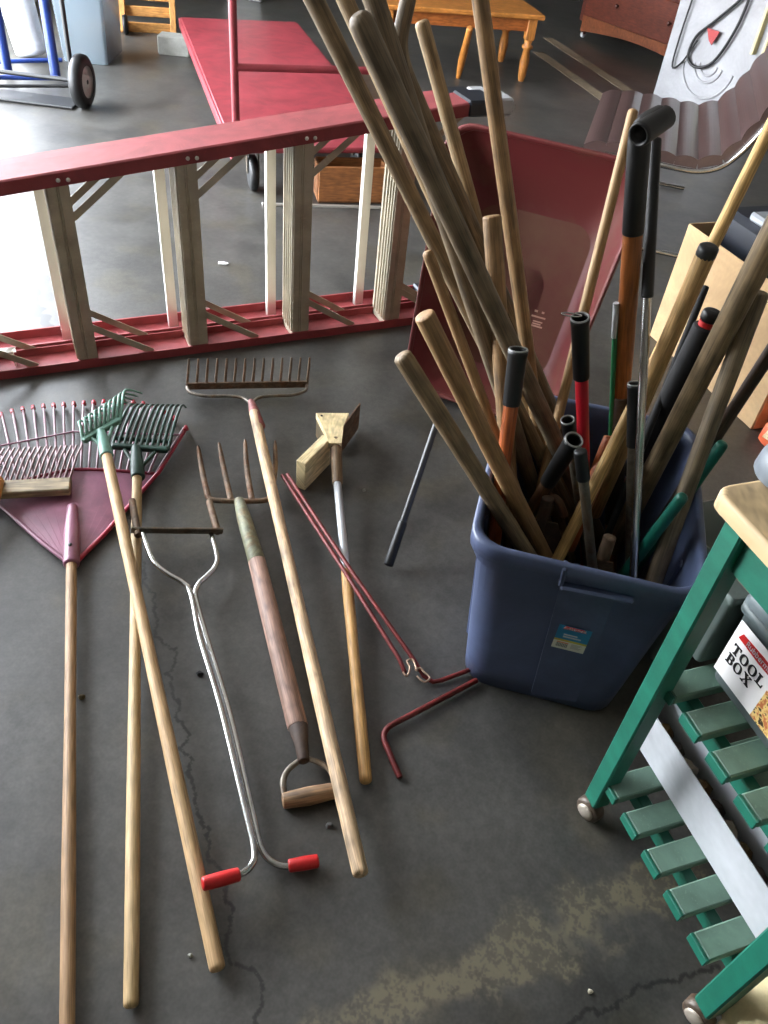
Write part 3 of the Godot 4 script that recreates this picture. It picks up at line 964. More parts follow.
# ---------------------------------------------------------------- green slatted cart at the right
func build_cart():
	var C1 = P(585, 815)
	var a = (P(690, 1015) - C1).normalized()
	var r = Vector3(-a.z, 0, a.x)
	if r.x < 0: r = -r
	var up = Vector3.UP
	var at = func(s, d, y): return C1 + a * s + r * d + up * y
	var LEN = 0.352
	var DEP = 0.62
	var t = thing("slatted_cart", "green wooden cart with slatted shelves and a pale wooden top", "cart", at.call(LEN / 2, DEP / 2, 0))
	for s in [0.0, LEN]:
		for d in [0.008, DEP - 0.014]:
			var st = mb()
			bar(st, at.call(s, d, 0.055), at.call(s, d, 0.752), 0.034, 0.034, a, 0.003)
			obj("leg", st, M.green, t)
			st = mb()
			var w = at.call(s, d, 0.026) - r * 0.004
			lathe(st, [Vector2(0.004, -0.013), Vector2(0.022, -0.013), Vector2(0.025, -0.009), Vector2(0.025, 0.009), Vector2(0.022, 0.013), Vector2(0.004, 0.013)], w, (r * 0.9 - a * 0.3), 18)
			var wh = obj("caster", st, mat(Color(0.42, 0.38, 0.34), 0.45, 0.2, T_rust, true, 6.0), t)
			st = mb()
			lathe(st, [Vector2(0.016, 0), Vector2(0.017, 0.003), Vector2(0.010, 0.004), Vector2(0.004, 0.006)], w - (r * 0.9 - a * 0.3).normalized() * 0.013, -(r * 0.9 - a * 0.3), 16)
			obj("caster_cap", st, mat(Color(0.68, 0.64, 0.58), 0.4, 0.3), wh)
			st = mb()
			tube(st, [at.call(s, d, 0.03), at.call(s, d, 0.06)], 0.008, 10)
			obj("caster_stem", st, M.steel, wh)
	# shelves: slats on two bearers
	for lev in 2:
		var y = [0.128, 0.407][lev]
		for d in [0.062, DEP - 0.05]:
			var st = mb()
			bar(st, at.call(-0.01, d, y - 0.03), at.call(LEN + 0.01, d, y - 0.03), 0.022, 0.03, up, 0.002)
			obj("bearer", st, M.green, t)
		for k in 5:
			var s = k * [0.0675, 0.068][lev] + [0.0, -0.012][lev] + 0.0215
			var d0 = [0.002, 0.018][lev]
			var st = mb()
			bar(st, at.call(s, d0 - 0.006, y), at.call(s, d0, y), 0.043, 0.02, up, 0.001)
			var e = mb()
			bar(e, at.call(s, d0, y), at.call(s, DEP, y), 0.043, 0.02, up, 0.0025)
			var sl = obj("slat", e, M.green_worn, t)
			obj("painted_end", st, M.green, sl)
	# aprons under the top
	for d in [0.014, DEP - 0.014]:
		var st = mb()
		bar(st, at.call(0.017, d, 0.715), at.call(LEN - 0.017, d, 0.715), 0.02, 0.06, up, 0.002)
		obj("apron", st, M.green, t)
	for s in [0.0, LEN]:
		var st = mb()
		bar(st, at.call(s, 0.03, 0.715), at.call(s, DEP - 0.03, 0.715), 0.02, 0.06, up, 0.002)
		obj("apron", st, M.green, t)
	# top with rounded corners
	var R = []
	var tc = at.call(LEN / 2, DEP / 2 - 0.0, 0)
	for k in [[0.752, 0.003], [0.755, 0.0], [0.775, 0.0], [0.778, 0.0015], [0.7795, 0.004], [0.7795, 0.006]]:
		R.append(rrect(tc + up * k[0], r, a, DEP / 2 + 0.015 - k[1], LEN / 2 + 0.05 - k[1], 0.022, 5))
	var st2 = mb()
	ringset(st2, R, true, true)
	obj("top", st2, wood(Color(0.84, 0.74, 0.58)), t)
	# ---- tool box on the upper shelf
	var y0 = 0.418
	var b = thing("tool_box", "grey plastic tool box with a white printed label on the cart's upper shelf", "tool box", at.call(0.2, 0.2, y0))
	var gm = mat(Color(0.33, 0.37, 0.37), 0.5, 0.0, T_cloud, true, 3.0)
	R = []
	var bc = at.call(0.21, 0.19, 0)
	for k in [[0.0, 0.012], [0.003, 0.008], [0.15, 0.002], [0.152, -0.004], [0.165, -0.004], [0.167, 0.0], [0.167, 0.05]]:
		R.append(rrect(bc + up * (y0 + k[0]), a, -r, 0.215 - k[1], 0.1 - k[1], 0.02, 4))
	st2 = mb()
	ringset(st2, R)
	var body = obj("body", st2, gm, b)
	R = []
	for k in [[0.167, -0.002], [0.17, -0.004], [0.19, 0.0], [0.206, 0.02], [0.21, 0.04]]:
		R.append(rrect(bc + up * (y0 + k[0]), a, -r, 0.215 - k[1], 0.1 - k[1], 0.02, 4))
	st2 = mb()
	ringset(st2, R)
	obj("lid", st2, mat(Color(0.4, 0.44, 0.45), 0.45, 0.0, T_cloud, true, 3.0), b)
	st2 = mb()
	tube(st2, roundcorners([at.call(0.12, 0.19, y0 + 0.2), at.call(0.13, 0.19, y0 + 0.245), at.call(0.29, 0.19, y0 + 0.245), at.call(0.3, 0.19, y0 + 0.2)], 0.02), 0.011, 10)
	obj("handle", st2, M.black, b)
	# printed label on the side
	var ln = -r
	var lo = at.call(0.012, 0.0905, y0 + 0.03) + ln * 0.0035
	var lw = 0.24
	var lh = 0.112
	var nz = noise(61, 0.05, 4)
	var im = Image.create(240, 112, false, Image.FORMAT_RGB8)
	for j in 112:
		for i in 240:
			var c = Color(0.86, 0.85, 0.84)
			if i > 88 and j > 50:
				var q = nz.get_noise_2d(i * 1.6, j * 1.6)
				c = Color(0.84, 0.72, 0.45).lerp(Color(0.66, 0.36, 0.2), smoothstep(0.05, 0.4, q)).lerp(Color(0.2, 0.14, 0.1), smoothstep(0.22, 0.3, -q))
			im.set_pixel(i, j, c)
	var lm = mat(Color(1, 1, 1), 0.3)
	lm.albedo_texture = ImageTexture.create_from_image(im)
	st2 = mb()
	var sl2 = up
	poly(st2, [lo + sl2 * lh, lo + a * lw + sl2 * lh, lo + a * lw, lo], lo - ln, [Vector2(0, 0), Vector2(1, 0), Vector2(1, 1), Vector2(0, 1)])
	var lab = obj("label", st2, lm, body)
	lab.set_meta("label", "white printed label reading TOOL BOX")
	var bas = Basis(a, up, a.cross(up))
	words("TOOL", 0.0245, Transform3D(bas, lo + a * 0.046 + up * 0.062 + ln * 0.0005), M.black, body, "lettering", true, true)
	words("BOX", 0.0245, Transform3D(bas, lo + a * 0.036 + up * 0.040 + ln * 0.0005), M.black, body, "lettering", true, true)
	st2 = mb()
	prism(st2, [Vector2(0, 0.0), Vector2(0.006, 0.012), Vector2(0.06, 0.014), Vector2(0.114, 0.012), Vector2(0.12, 0.0), Vector2(0.06, -0.003)], lo + a * 0.01 + up * 0.084, a * 0.8, up, ln * 0.0006)
	obj("logo", st2, M.redgrip, body)
	words("Rubbermaid", 0.0115, Transform3D(bas, lo + a * 0.058 + up * 0.09 + ln * 0.0008), M.white, body)
	# ---- white trough on the lower shelf
	var tr = thing("metal_trough", "long narrow white trough of scraps lying across the cart's lower slats", "trough", at.call(0.12, 0.13, 0.139))
	st2 = mb()
	var y1 = 0.139
	prism(st2, [Vector2(0.092, 0), Vector2(0.15, 0), Vector2(0.15, 0.1), Vector2(0.1485, 0.1), Vector2(0.1485, 0.002), Vector2(0.0935, 0.002), Vector2(0.0935, 0.1), Vector2(0.092, 0.1)], at.call(-0.075, 0, y1), r, up, a * 0.385)
	for s in [-0.075, 0.308]:
		bar(st2, at.call(s + 0.001, 0.092, y1 + 0.05), at.call(s + 0.001, 0.15, y1 + 0.05), 0.002, 0.1, up, 0.0)
	obj("channel", st2, M.white, tr)
	for k in 9:
		var s = -0.03 + k * 0.038
		var sc = tag(scrap(at.call(s, 0.121, y1 + 0.045), 0.022, k), ["tarnished brass scrap", "dark iron scrap", "pale stone-like scrap"][k % 3] + " in the white trough, %s from its far end" % ["first", "second", "third", "fourth", "fifth", "sixth", "seventh", "eighth", "ninth"][k], "scrap", "scraps in the trough")
	# ---- clear tote behind the cart
	var tote_at = P(702, 558, 0.37) * Vector3(1, 0, 1) - a * 0.065 + r * 0.175
	var g = thing("clear_tote", "clear greyish plastic tote standing between the cart leg and the tub", "tote", tote_at)
	R = []
	var gc = tote_at
	for k in [[0.0, 0.02], [0.004, 0.014], [0.36, 0.0], [0.365, -0.01], [0.38, -0.01], [0.38, -0.004], [0.36, 0.003], [0.008, 0.017]]:
		R.append(rrect(gc + up * k[0], a, -r, 0.06 - k[1], 0.15 - k[1], 0.02, 4))
	st2 = mb()
	ringset(st2, R)
	var clear = mat(Color(0.52, 0.56, 0.54, 0.6), 0.3)
	clear.transparency = BaseMaterial3D.TRANSPARENCY_ALPHA
	obj("body", st2, clear, g)
	# grey bin beside the tool box, brown carton on it
	var gb = thing("grey_bin", "grey-green plastic bin wedged between the cart's leg and the tool box", "bin", at.call(-0.03, 0.18, y0))
	R = []
	for k in [[0.0, 0.006], [0.003, 0.003], [0.14, 0.0], [0.142, -0.003], [0.155, -0.003], [0.157, 0.0]]:
		R.append(rrect(at.call(-0.037, 0.19, y0 + k[0]), a, -r, 0.024 - k[1], 0.105 - k[1], 0.008, 4))
	st2 = mb()
	ringset(st2, R)
	obj("body", st2, mat(Color(0.36, 0.41, 0.39), 0.5, 0.0, T_cloud, true, 3.0), gb)
	st2 = mb()
	bar(st2, at.call(-0.064, 0.12, y0 + 0.15), at.call(-0.064, 0.26, y0 + 0.15), 0.008, 0.014, up, 0.002)
	obj("rim_lip", st2, mat(Color(0.36, 0.41, 0.39), 0.5), gb)
	st2 = mb()
	cbox(st2, frame(at.call(-0.037, 0.17, y0 + 0.158 + 0.03), a, up), Vector3(0.05, 0.06, 0.12), 0.004)
	tag(obj("small_carton", st2, mat(Color(0.42, 0.36, 0.3), 0.8, 0.0, T_cloud, true, 2.0)), "small brown carton on the grey-green bin behind the tool box", "box")
	# grey plastic dome on the cart top
	st2 = mb()
	lathe(st2, [Vector2(0.046, 0), Vector2(0.048, 0.003), Vector2(0.046, 0.025), Vector2(0.038, 0.045), Vector2(0.024, 0.056), Vector2(0.004, 0.06)], P(790, 478, 0.7795), up, 24)
	tag(obj("plastic_dome", st2, mat(Color(0.5, 0.53, 0.56), 0.35, 0.0, T_cloud, true, 3.0)), "grey plastic dome lying on the cart's pale wooden top", "cover")
	# ---- paper sack on the floor by the near leg
	var bo = P(744, 1010)
	var bg = thing("paper_sack", "cream printed paper sack on the floor beside the cart's near leg", "sack", bo)
	R = []
	var bx = (P(800, 975) - P(715, 1000)).normalized()
	var bz = Vector3(-bx.z, 0, bx.x)
	for k in [[0.0, 0.02, 0.0], [0.02, 0.0, 0.0], [0.09, 0.002, 0.01], [0.125, 0.012, 0.015], [0.135, 0.045, 0.02]]:
		var ring = rrect(bo + bx * 0.03 + bz * 0.03 + up * k[0], bx, bz, 0.1 - k[1], 0.05 - k[1] * 0.5, 0.02, 4)
		for q in ring.size(): ring[q] += Vector3(rng.randf_range(-1, 1), rng.randf_range(-0.3, 0.3), rng.randf_range(-1, 1)) * 0.003
		R.append(ring)
	st2 = mb()
	ringset(st2, R)
	var sb = obj("body", st2, mat(Color(0.9, 0.83, 0.64), 0.8, 0.0, T_cloud, true, 4.0), bg)
	words("0.llont", 0.02, Transform3D(Basis(bx, -bz, Vector3.UP), bo + bx * 0.045 + bz * 0.04 + up * 0.137), mat(Color(0.2, 0.22, 0.15), 0.8), sb)
	st2 = mb()
	cbox(st2, frame(P(719, 1010, 0.03), bx, up), Vector3(0.035, 0.06, 0.04), 0.01)
	obj("folded_corner", st2, M.white, bg)

func scrap(c: Vector3, s, k) -> MeshInstance3D:
	var st = mb()
	var R = []
	for i in 4:
		var ring = PackedVector3Array()
		for j in 7:
			var aa = TAU * j / 7.0
			var rr = s * [0.5, 1.0, 0.9, 0.4][i] * rng.randf_range(0.7, 1.15)
			ring.append(c + Vector3(cos(aa) * rr, -s * 0.7 + i * s * 0.55, sin(aa) * rr))
		R.append(ring)
	ringset(st, R)
	return obj("scrap", st, [mat(Color(0.5, 0.4, 0.2), 0.5, 0.5, T_rust, true, 6.0), M.darkrust, mat(Color(0.55, 0.5, 0.42), 0.8)][k % 3])

# ---------------------------------------------------------------- tools laid on the floor
func build_floor_tools():
	leaf_rake()
	wood_bar_rake()
	green_rakes()
	edger()
	fork()
	bow_rake()
	scraper()
	red_rods()

func floor_handle(t, a: Vector3, b: Vector3, r, m, called = "handle"):
	var st = mb()
	var pts = []
	var rad = []
	for k in 9:
		pts.append(a.lerp(b, k / 8.0)); rad.append(r * (1.0 + 0.04 * sin(k * 1.3)))
	tube(st, pts, rad, 14, 0.008)
	return obj(called, st, m, t)

func leaf_rake():
	var A = P(72, 562, 0.02)
	var Bn = P(67, 1050, 0.015)
	var ax = (A - Bn) * Vector3(1, 0, 1)
	ax = ax.normalized()
	var si = Vector3(-ax.z, 0, ax.x)
	var K = 0.875
	var at = func(f, s, y): return A * Vector3(1, 0, 1) + ax * f * K + si * s * K + Vector3.UP * y
	var t = thing("leaf_rake", "purple plastic leaf rake with wide fan head lying on the floor", "rake", at.call(0.3, 0, 0))
	floor_handle(t, at.call(0.09, 0, 0.028), Bn, 0.0115, wood(Color(0.64, 0.51, 0.37)))
	# fan body: two folded wings
	var st = mb()
	var th = 0.004
	var apex = at.call(-0.01, 0, 0.008)
	var row = []
	for k in 13:
		var s = lerpf(-0.235, 0.235, k / 12.0)
		var f = 0.37 - absf(s) * 0.12
		row.append([at.call(f, s, 0.014 + 0.014 * cos(s * 9.0)), s])
	var wing = func(lift):
		for k in 12:
			var p = row[k][0] + Vector3.UP * lift
			var q = row[k + 1][0] + Vector3.UP * lift
			var l = at.call(0.0, row[k][1] * 0.06, 0.010) + Vector3.UP * lift
			var m = at.call(0.0, row[k + 1][1] * 0.06, 0.010) + Vector3.UP * lift
			poly(st, [l, p, q, m], Vector3(0, -5 if lift > 0 else 5, 0) + p)
	wing.call(0.004)
	wing.call(0.0)
	var body = obj("fan_body", st, M.purple, t)
	st = mb()
	tube(st, [at.call(-0.01, 0.0, 0.016), at.call(0.10, -0.082, 0.014), at.call(0.345, -0.245, 0.016), at.call(0.56, -0.345, 0.014)], 0.0055, 8, 0.003)
	obj("edge_rib", st, M.purple, t)
	st = mb()
	tube(st, [at.call(-0.01, 0.0, 0.016), at.call(0.10, 0.082, 0.014), at.call(0.345, 0.245, 0.016), at.call(0.56, 0.345, 0.014)], 0.0055, 8, 0.003)
	obj("edge_rib", st, M.redgrip if false else mat(Color(0.62, 0.13, 0.22), 0.4), t)
	st = mb()
	var arc = []
	for k in 13: arc.append(row[k][0] + Vector3.UP * 0.004)
	tube(st, arc, 0.005, 8, 0.002)
	obj("fan_band", st, mat(Color(0.5, 0.1, 0.2), 0.45), t)
	# centre socket
	st = mb()
	tube(st, [at.call(-0.02, 0, 0.026), at.call(0.1, 0, 0.03), at.call(0.215, 0, 0.026)], [0.0185, 0.018, 0.013], 14, 0.008)
	var so = obj("socket", st, M.purple, t)
	st = mb()
	lathe(st, [Vector2(0.005, 0), Vector2(0.004, 0.002), Vector2(0.001, 0.003)], at.call(0.035, 0, 0.0465), Vector3.UP, 10)
	obj("screw", st, M.black, so)
	# tines and their tips
	var tip = mat(Color(0.66, 0.14, 0.2), 0.4)
	var tinem = mat(Color(0.58, 0.44, 0.48), 0.4, 0.0, T_scuff, true, 3.0)
	for k in 23:
		var f = k / 22.0
		var s0 = lerpf(-0.235, 0.235, f)
		var s1 = lerpf(-0.335, 0.335, f)
		var f0 = 0.365 - absf(s0) * 0.12
		var f1 = 0.722 - 14.5 * pow(s1, 4.0)
		st = mb()
		tube(st, [at.call(f0, s0, 0.018), at.call(lerpf(f0, f1, 0.5), lerpf(s0, s1, 0.5), 0.022), at.call(f1, s1, 0.026)], 0.0035, 6, 0.0, true, 0.7)
		var tn = obj("tine", st, tinem, t)
		st = mb()
		tube(st, [at.call(f1 - 0.012, s1, 0.026), at.call(f1 + 0.012, s1 * 1.02, 0.022), at.call(f1 + 0.02, s1 * 1.03, 0.004)], 0.0052, 6, 0.0, true, 0.7)
		obj("tine_tip", st, tip, tn)
	st = mb()
	var band = []
	for k in 17:
		var s = lerpf(-0.32, 0.32, k / 16.0)
		band.append(at.call(0.565 - absf(s) * 0.2, s, 0.027))
	tube(st, band, 0.0025, 6)
	obj("stiffener", st, M.purple, t)

func wood_bar_rake():
	# wide rake with a beige wooden head and wire tines, running off the left edge
	var y = 0.045
	var e0 = P(-75, 494, y)
	var e1 = P(71, 486, y)
	var t = thing("wooden_head_rake", "rake with beige wooden head and wire tines lying on the purple rake", "rake", (e0 + e1) * 0.5 * Vector3(1, 0, 1))
	var d = (e1 - e0).normalized()
	var f = Vector3(d.z, 0, -d.x)
	if f.z > 0: f = -f
	var st = mb()
	bar(st, e0, e1, 0.05, 0.022, Vector3.UP, 0.003)
	obj("head_bar", st, wood(Color(0.62, 0.55, 0.42), true), t)
	for k in 26:
		var b = e0.lerp(e1, (k + 0.5) / 26.0)
		st = mb()
		tube(st, [b + f * 0.02, b + f * 0.11 + Vector3.UP * 0.006 + d * 0.012, b + f * 0.165 + Vector3.UP * 0.0 + d * 0.02], 0.003, 6)
		obj("tine", st, mat(Color(0.46, 0.36, 0.36), 0.5, 0.3), t)
	st = mb()
	var sc = P(-6, 488, y + 0.014)
	tube(st, [sc + f * 0.03, sc - f * 0.04], 0.02, 12, 0.006)
	obj("socket", st, mat(Color(0.72, 0.48, 0.18), 0.5), t)
	floor_handle(t, P(-10, 495, y + 0.012), P(-150, 760, 0.016), 0.013, wood(Color(0.66, 0.5, 0.32)))

func tined_head(t, L: Vector3, Rr: Vector3, tl: Vector3, tr: Vector3, sock: Vector3, nt, m, hook):
	# plastic head: bar from L to R, tines to the line tl..tr, tips hooked by hook
	var st = mb()
	bar(st, L, Rr, 0.016, 0.016, Vector3.UP, 0.003)
	var h = obj("head_bar", st, m, t)
	st = mb()
	var o = (tl - L) * 0.18
	bar(st, L + o, Rr + (tr - Rr) * 0.18, 0.008, 0.012, Vector3.UP, 0.002)
	obj("head_rib", st, m, h)
	for k in nt:
		var f = k / float(nt - 1)
		var a = L.lerp(Rr, f)
		var b = tl.lerp(tr, f)
		st = mb()
		tube(st, smoothpath([a, a.lerp(b, 0.5) + Vector3.UP * 0.01, b, b + hook], 4), [0.0045, 0.0045, 0.0045, 0.0045, 0.0045, 0.0045, 0.0042, 0.0042, 0.004, 0.0038, 0.0034, 0.003, 0.0025], 7, 0.0, true, 0.8)
		obj("tine", st, m, t)
	st = mb()
	tube(st, [L.lerp(Rr, 0.2).lerp(sock, 0.1) + Vector3.UP * 0.0, L.lerp(Rr, 0.36).lerp(sock, 0.6)], 0.005, 7)
	tube(st, [L.lerp(Rr, 0.8).lerp(sock, 0.1) + Vector3.UP * 0.0, L.lerp(Rr, 0.64).lerp(sock, 0.6)], 0.005, 7)
	obj("strut", st, m, h)

func green_rakes():
	# lower one
	var t = thing("cultivator_rake", "dark green tined rake under the pale green one, its handle straight", "rake", P(134, 560), "green tined rakes")
	var sock = P(138, 478, 0.048)
	floor_handle(t, P(137, 476, 0.048), P(131, 1008, 0.014), 0.012, wood(Color(0.76, 0.65, 0.48)))
	var st = mb()
	tube(st, [P(136, 447, 0.06), P(137, 462, 0.054), sock], [0.013, 0.0165, 0.018], 14, 0.004)
	obj("socket", st, M.darkgreen, t)
	tined_head(t, P(112, 446, 0.06), P(168, 450, 0.06), P(130, 405, 0.075), P(181, 406, 0.075), sock, 11, M.darkgreen, Vector3(0.004, -0.025, -0.03))
	# upper one
	t = thing("cultivator_rake", "pale green tined rake on top, its handle slanting down to the right", "rake", P(160, 700), "green tined rakes")
	sock = P(107, 456, 0.1)
	floor_handle(t, P(106, 452, 0.1), P(218, 971, 0.016), 0.0132, wood(Color(0.76, 0.63, 0.46)))
	st = mb()
	tube(st, [P(100, 431, 0.106), P(103, 440, 0.103), P(107, 457, 0.098)], [0.013, 0.0155, 0.0172], 14, 0.004)
	obj("socket", st, M.mint, t)
	tined_head(t, P(83, 441, 0.106), P(120, 420, 0.106), P(80, 421, 0.126), P(126, 390, 0.126), sock, 10, M.mint, Vector3(0.035, -0.02, -0.022))

func edger():
	var t = thing("twin_tube_edger", "chrome twin tube lawn edger with red grips and flat crossbar", "edger", P(215, 690))
	var y = 0.03
	var w = []
	for p in [[143, 534, 0.072], [153, 560, 0.07], [167, 573, 0.066], [185, 584, 0.06], [192, 598, 0.056], [200, 638, 0.05], [220, 705, 0.04], [245, 810, 0.036], [254, 849, 0.036], [252, 864, 0.037], [240, 874, 0.046], [203, 884, 0.056]]:
		w.append(P(p[0], p[1], p[2]))
	var st = mb()
	tube(st, smoothpath(w, 5), 0.0062, 10)
	obj("tube", st, M.chrome, t)
	var v = []
	for p in [[211, 534, 0.04], [217, 556, 0.042], [215, 567, 0.042], [207, 576, 0.042], [198, 585, 0.042], [196, 598, 0.042], [207, 638, 0.04], [230, 715, 0.03], [255, 825, 0.02], [262, 850, 0.018], [273, 862, 0.016], [288, 866, 0.016], [318, 861, 0.016]]:
		v.append(P(p[0], p[1], p[2]))
	st = mb()
	tube(st, smoothpath(v, 5), 0.0062, 10)
	obj("tube", st, M.chrome, t)
	for g in [[w[10], w[11]], [v[11], v[12]]]:
		st = mb()
		tube(st, [g[0], g[0].lerp(g[1], 0.5), g[1] + (g[1] - g[0]) * 0.03], [0.0112, 0.012, 0.0115], 12, 0.004)
		obj("grip", st, M.redgrip, t)
	st = mb()
	bar(st, P(131, 530, 0.077), P(223, 531, 0.044), 0.006, 0.02, Vector3(0, 1, 0.2), 0.001)
	obj("crossbar", st, M.steel, t)
	for q in [[132, 500, 138, 536, 0.074], [209, 501, 218, 533, 0.04]]:
		st = mb()
		tube(st, [P(q[0], q[1], q[4]), P(q[2], q[3], q[4])], 0.0085, 10, 0.003)
		obj("blade_stub", st, M.rust, t)

func fork():
	var t = thing("digging_fork", "old four-tined digging fork with worn shaft and D-shaped wooden handle", "fork", P(265, 600))
	var hy = 0.03
	var st = mb()
	tube(st, [P(256, 558, 0.032), P(270, 615, 0.03), P(298, 728, 0.028)], [0.0205, 0.0215, 0.0205], 14, 0.004)
	obj("shaft", st, wood(Color(0.66, 0.53, 0.47), true), t)
	st = mb()
	tube(st, [P(239, 500, 0.032), P(244, 518, 0.033), P(257, 562, 0.033)], [0.013, 0.018, 0.0205], 14, 0.003)
	obj("ferrule", st, mat(Color(0.58, 0.6, 0.5), 0.6, 0.1, T_rust, true, 6.0), t)
	st = mb()
	tube(st, [P(298, 726, 0.028), P(301, 742, 0.028), P(304, 762, 0.03)], [0.02, 0.014, 0.011], 12, 0.003)
	var neck = obj("neck", st, M.darkrust, t)
	for q in [[[303, 758], [288, 770], [283, 783], [286, 800]], [[305, 758], [322, 764], [333, 775], [335, 791]]]:
		st = mb()
		var pts = []
		for p in q: pts.append(P(p[0], p[1], 0.024))
		tube(st, smoothpath(pts, 5), 0.006, 8, 0.0, true, 0.5)
		obj("yoke", st, M.steel, t)
	st = mb()
	tube(st, [P(282, 801, 0.017), P(309, 796, 0.017), P(338, 790, 0.017)], [0.0145, 0.017, 0.0145], 14, 0.004)
	obj("hand_grip", st, wood(Color(0.68, 0.54, 0.4), true), t)
	st = mb()
	tube(st, smoothpath([P(207, 495, 0.03), P(213, 500, 0.03), P(232, 501, 0.03), P(252, 501, 0.03), P(266, 500, 0.03), P(272, 495, 0.03)], 4), 0.007, 8)
	obj("tine_bar", st, M.rust, t)
	for q in [[198, 446, 202, 470, 208, 497], [219, 443, 224, 470, 231, 500], [245, 440, 247, 470, 252, 500], [275, 441, 275, 470, 271, 497]]:
		st = mb()
		tube(st, smoothpath([P(q[4], q[5], 0.03), P(q[2], q[3], 0.028), P(q[0], q[1], 0.05)], 5), [0.0078, 0.0078, 0.0078, 0.0076, 0.0074, 0.0072, 0.007, 0.0066, 0.006, 0.005, 0.003], 8)
		obj("tine", st, M.rust, t)

func bow_rake():
	var t = thing("bow_rake", "steel bow rake with fourteen upturned teeth and a long pale handle", "rake", P(290, 600))
	floor_handle(t, P(254, 412, 0.057), P(361, 876, 0.047), 0.0145, wood(Color(0.86, 0.74, 0.59), true))
	var st = mb()
	tube(st, [P(251, 401, 0.05), P(254, 411, 0.055), P(260, 427, 0.055)], [0.009, 0.0148, 0.0155], 14, 0.002)
	obj("ferrule", st, mat(Color(0.62, 0.36, 0.36), 0.6, 0.0, T_rust, true, 6.0), t)
	var L = P(187, 386, 0.03)
	var R = P(307, 384, 0.03)
	st = mb()
	bar(st, L, R, 0.007, 0.022, Vector3.UP, 0.001)
	var hb = obj("tooth_bar", st, M.rust, t)
	for k in 14:
		var b = L.lerp(R, k / 13.0)
		st = mb()
		tube(st, [b, b + Vector3(0, 0.045, -0.03), b + Vector3(0.0, 0.07, -0.04)], [0.0042, 0.0042, 0.0026], 6)
		obj("tooth", st, M.rust, t)
	for q in [[[187, 387], [190, 392], [205, 396], [228, 396], [243, 398], [251, 404]], [[307, 385], [305, 391], [292, 395], [270, 396], [258, 398], [252, 404]]]:
		st = mb()
		var pts = []
		var i = 0
		for p in q:
			pts.append(P(p[0], p[1], 0.03 + 0.004 * i)); i += 1
		tube(st, smoothpath(pts, 5), 0.005, 8)
		obj("bow", st, M.steel, t)

func scraper():
	var y = 0.095
	var t = thing("wooden_head_scraper", "homemade scraper with pale crossed wooden head and silver tube handle", "scraper", P(335, 470))
	var st = mb()
	# top plate
	var pts = []
	for p in [[316, 413], [349, 413], [343.5, 426], [341.5, 443], [329, 443], [325, 431]]:
		var q = P(p[0], p[1], y)
		pts.append(Vector2(q.x, q.z))
	prism(st, pts, Vector3(0, y - 0.018, 0), Vector3(1, 0, 0), Vector3(0, 0, 1), Vector3(0, 0.018, 0))
	var plate = obj("top_plate", st, M.rawwood, t)
	st = mb()
	lathe(st, [Vector2(0.0035, 0), Vector2(0.0035, 0.001)], P(321.7, 415.8, y + 0.0002), Vector3.UP, 10)
	obj("screw_hole", st, M.black, plate)
	# plank on edge, lower left arm
	var a0 = P(301, 462, y - 0.001)
	var a1 = P(327, 436, y - 0.001)
	st = mb()
	bar(st, (a0 + Vector3(0, -0.046, 0)), (a1 + Vector3(0, -0.046, 0)), 0.028, 0.092, Vector3.UP, 0.002)
	obj("arm", st, M.rawwood, t)
	# side cheek under the plate's left edge
	var c0 = P(317, 414, y - 0.018)
	var c1 = P(326, 432, y - 0.018)
	st = mb()
	bar(st, c0 - Vector3(-0.004, 0.036, 0), c1 - Vector3(-0.004, 0.036, 0), 0.012, 0.076, Vector3.UP, 0.002)
	obj("cheek", st, wood(Color(0.42, 0.36, 0.25), true), t)
	# steel blade on edge, upper right arm
	var b0 = P(343, 426, y)
	var b1 = P(360, 403, y)
	st = mb()
	bar(st, b0 - Vector3(0, 0.045, 0), b1 - Vector3(0, 0.045, 0), 0.004, 0.09, Vector3.UP, 0.0005)
	obj("blade", st, M.rust, t)
	# neck wedge, silver tube, wooden handle
	st = mb()
	tube(st, [P(335.5, 440, y - 0.014), P(336.5, 462, 0.066), P(337.5, 484, 0.054)], [0.0165, 0.0155, 0.0135], 12, 0.002)
	obj("neck", st, wood(Color(0.5, 0.4, 0.28), true), t)
	st = mb()
	tube(st, [P(337, 480, 0.056), P(346, 573, 0.034)], 0.0105, 14, 0.001)
	obj("tube", st, mat(Color(0.75, 0.76, 0.77), 0.35, 0.6), t)
	floor_handle(t, P(346, 570, 0.034), P(366, 783, 0.014), 0.0125, wood(Color(0.78, 0.6, 0.36)))

func red_rods():
	var t = thing("red_rod_frame", "dark red jointed rod tool with bent legs beside the tub", "rod tool", P(420, 690))
	var st = mb()
	tube(st, [P(282, 475, 0.045), P(345, 572, 0.057), P(400, 660, 0.03), P(405, 673, 0.02)], 0.0052, 8, 0.002)
	obj("rod", st, M.redrod, t)
	st = mb()
	tube(st, [P(287, 474, 0.05), P(352, 572, 0.06), P(414, 660, 0.025), P(424, 676, 0.014), P(433, 682, 0.010), P(442, 680, 0.010), P(475, 668, 0.010)], 0.0052, 8, 0.002)
	obj("rod", st, M.redrod, t)
	for q in [[[403, 672], [407, 676], [410, 668], [407, 661], [413, 660], [417, 671]], [[415, 670], [420, 668], [424, 672], [430, 678], [424, 682], [417, 676]]]:
		st = mb()
		var pts = []
		for p in q: pts.append(P(p[0], p[1], 0.03))
		tube(st, smoothpath(pts, 4), 0.0024, 6)
		obj("wire_hook", st, mat(Color(0.6, 0.5, 0.42), 0.4, 0.7), t)
	st = mb()
	tube(st, roundcorners([P(477, 680, 0.01), P(380, 731, 0.012), P(400, 778, 0.008)], 0.03, 6), 0.0062, 9, 0.002)
	obj("bent_rod", st, M.redrod, t)

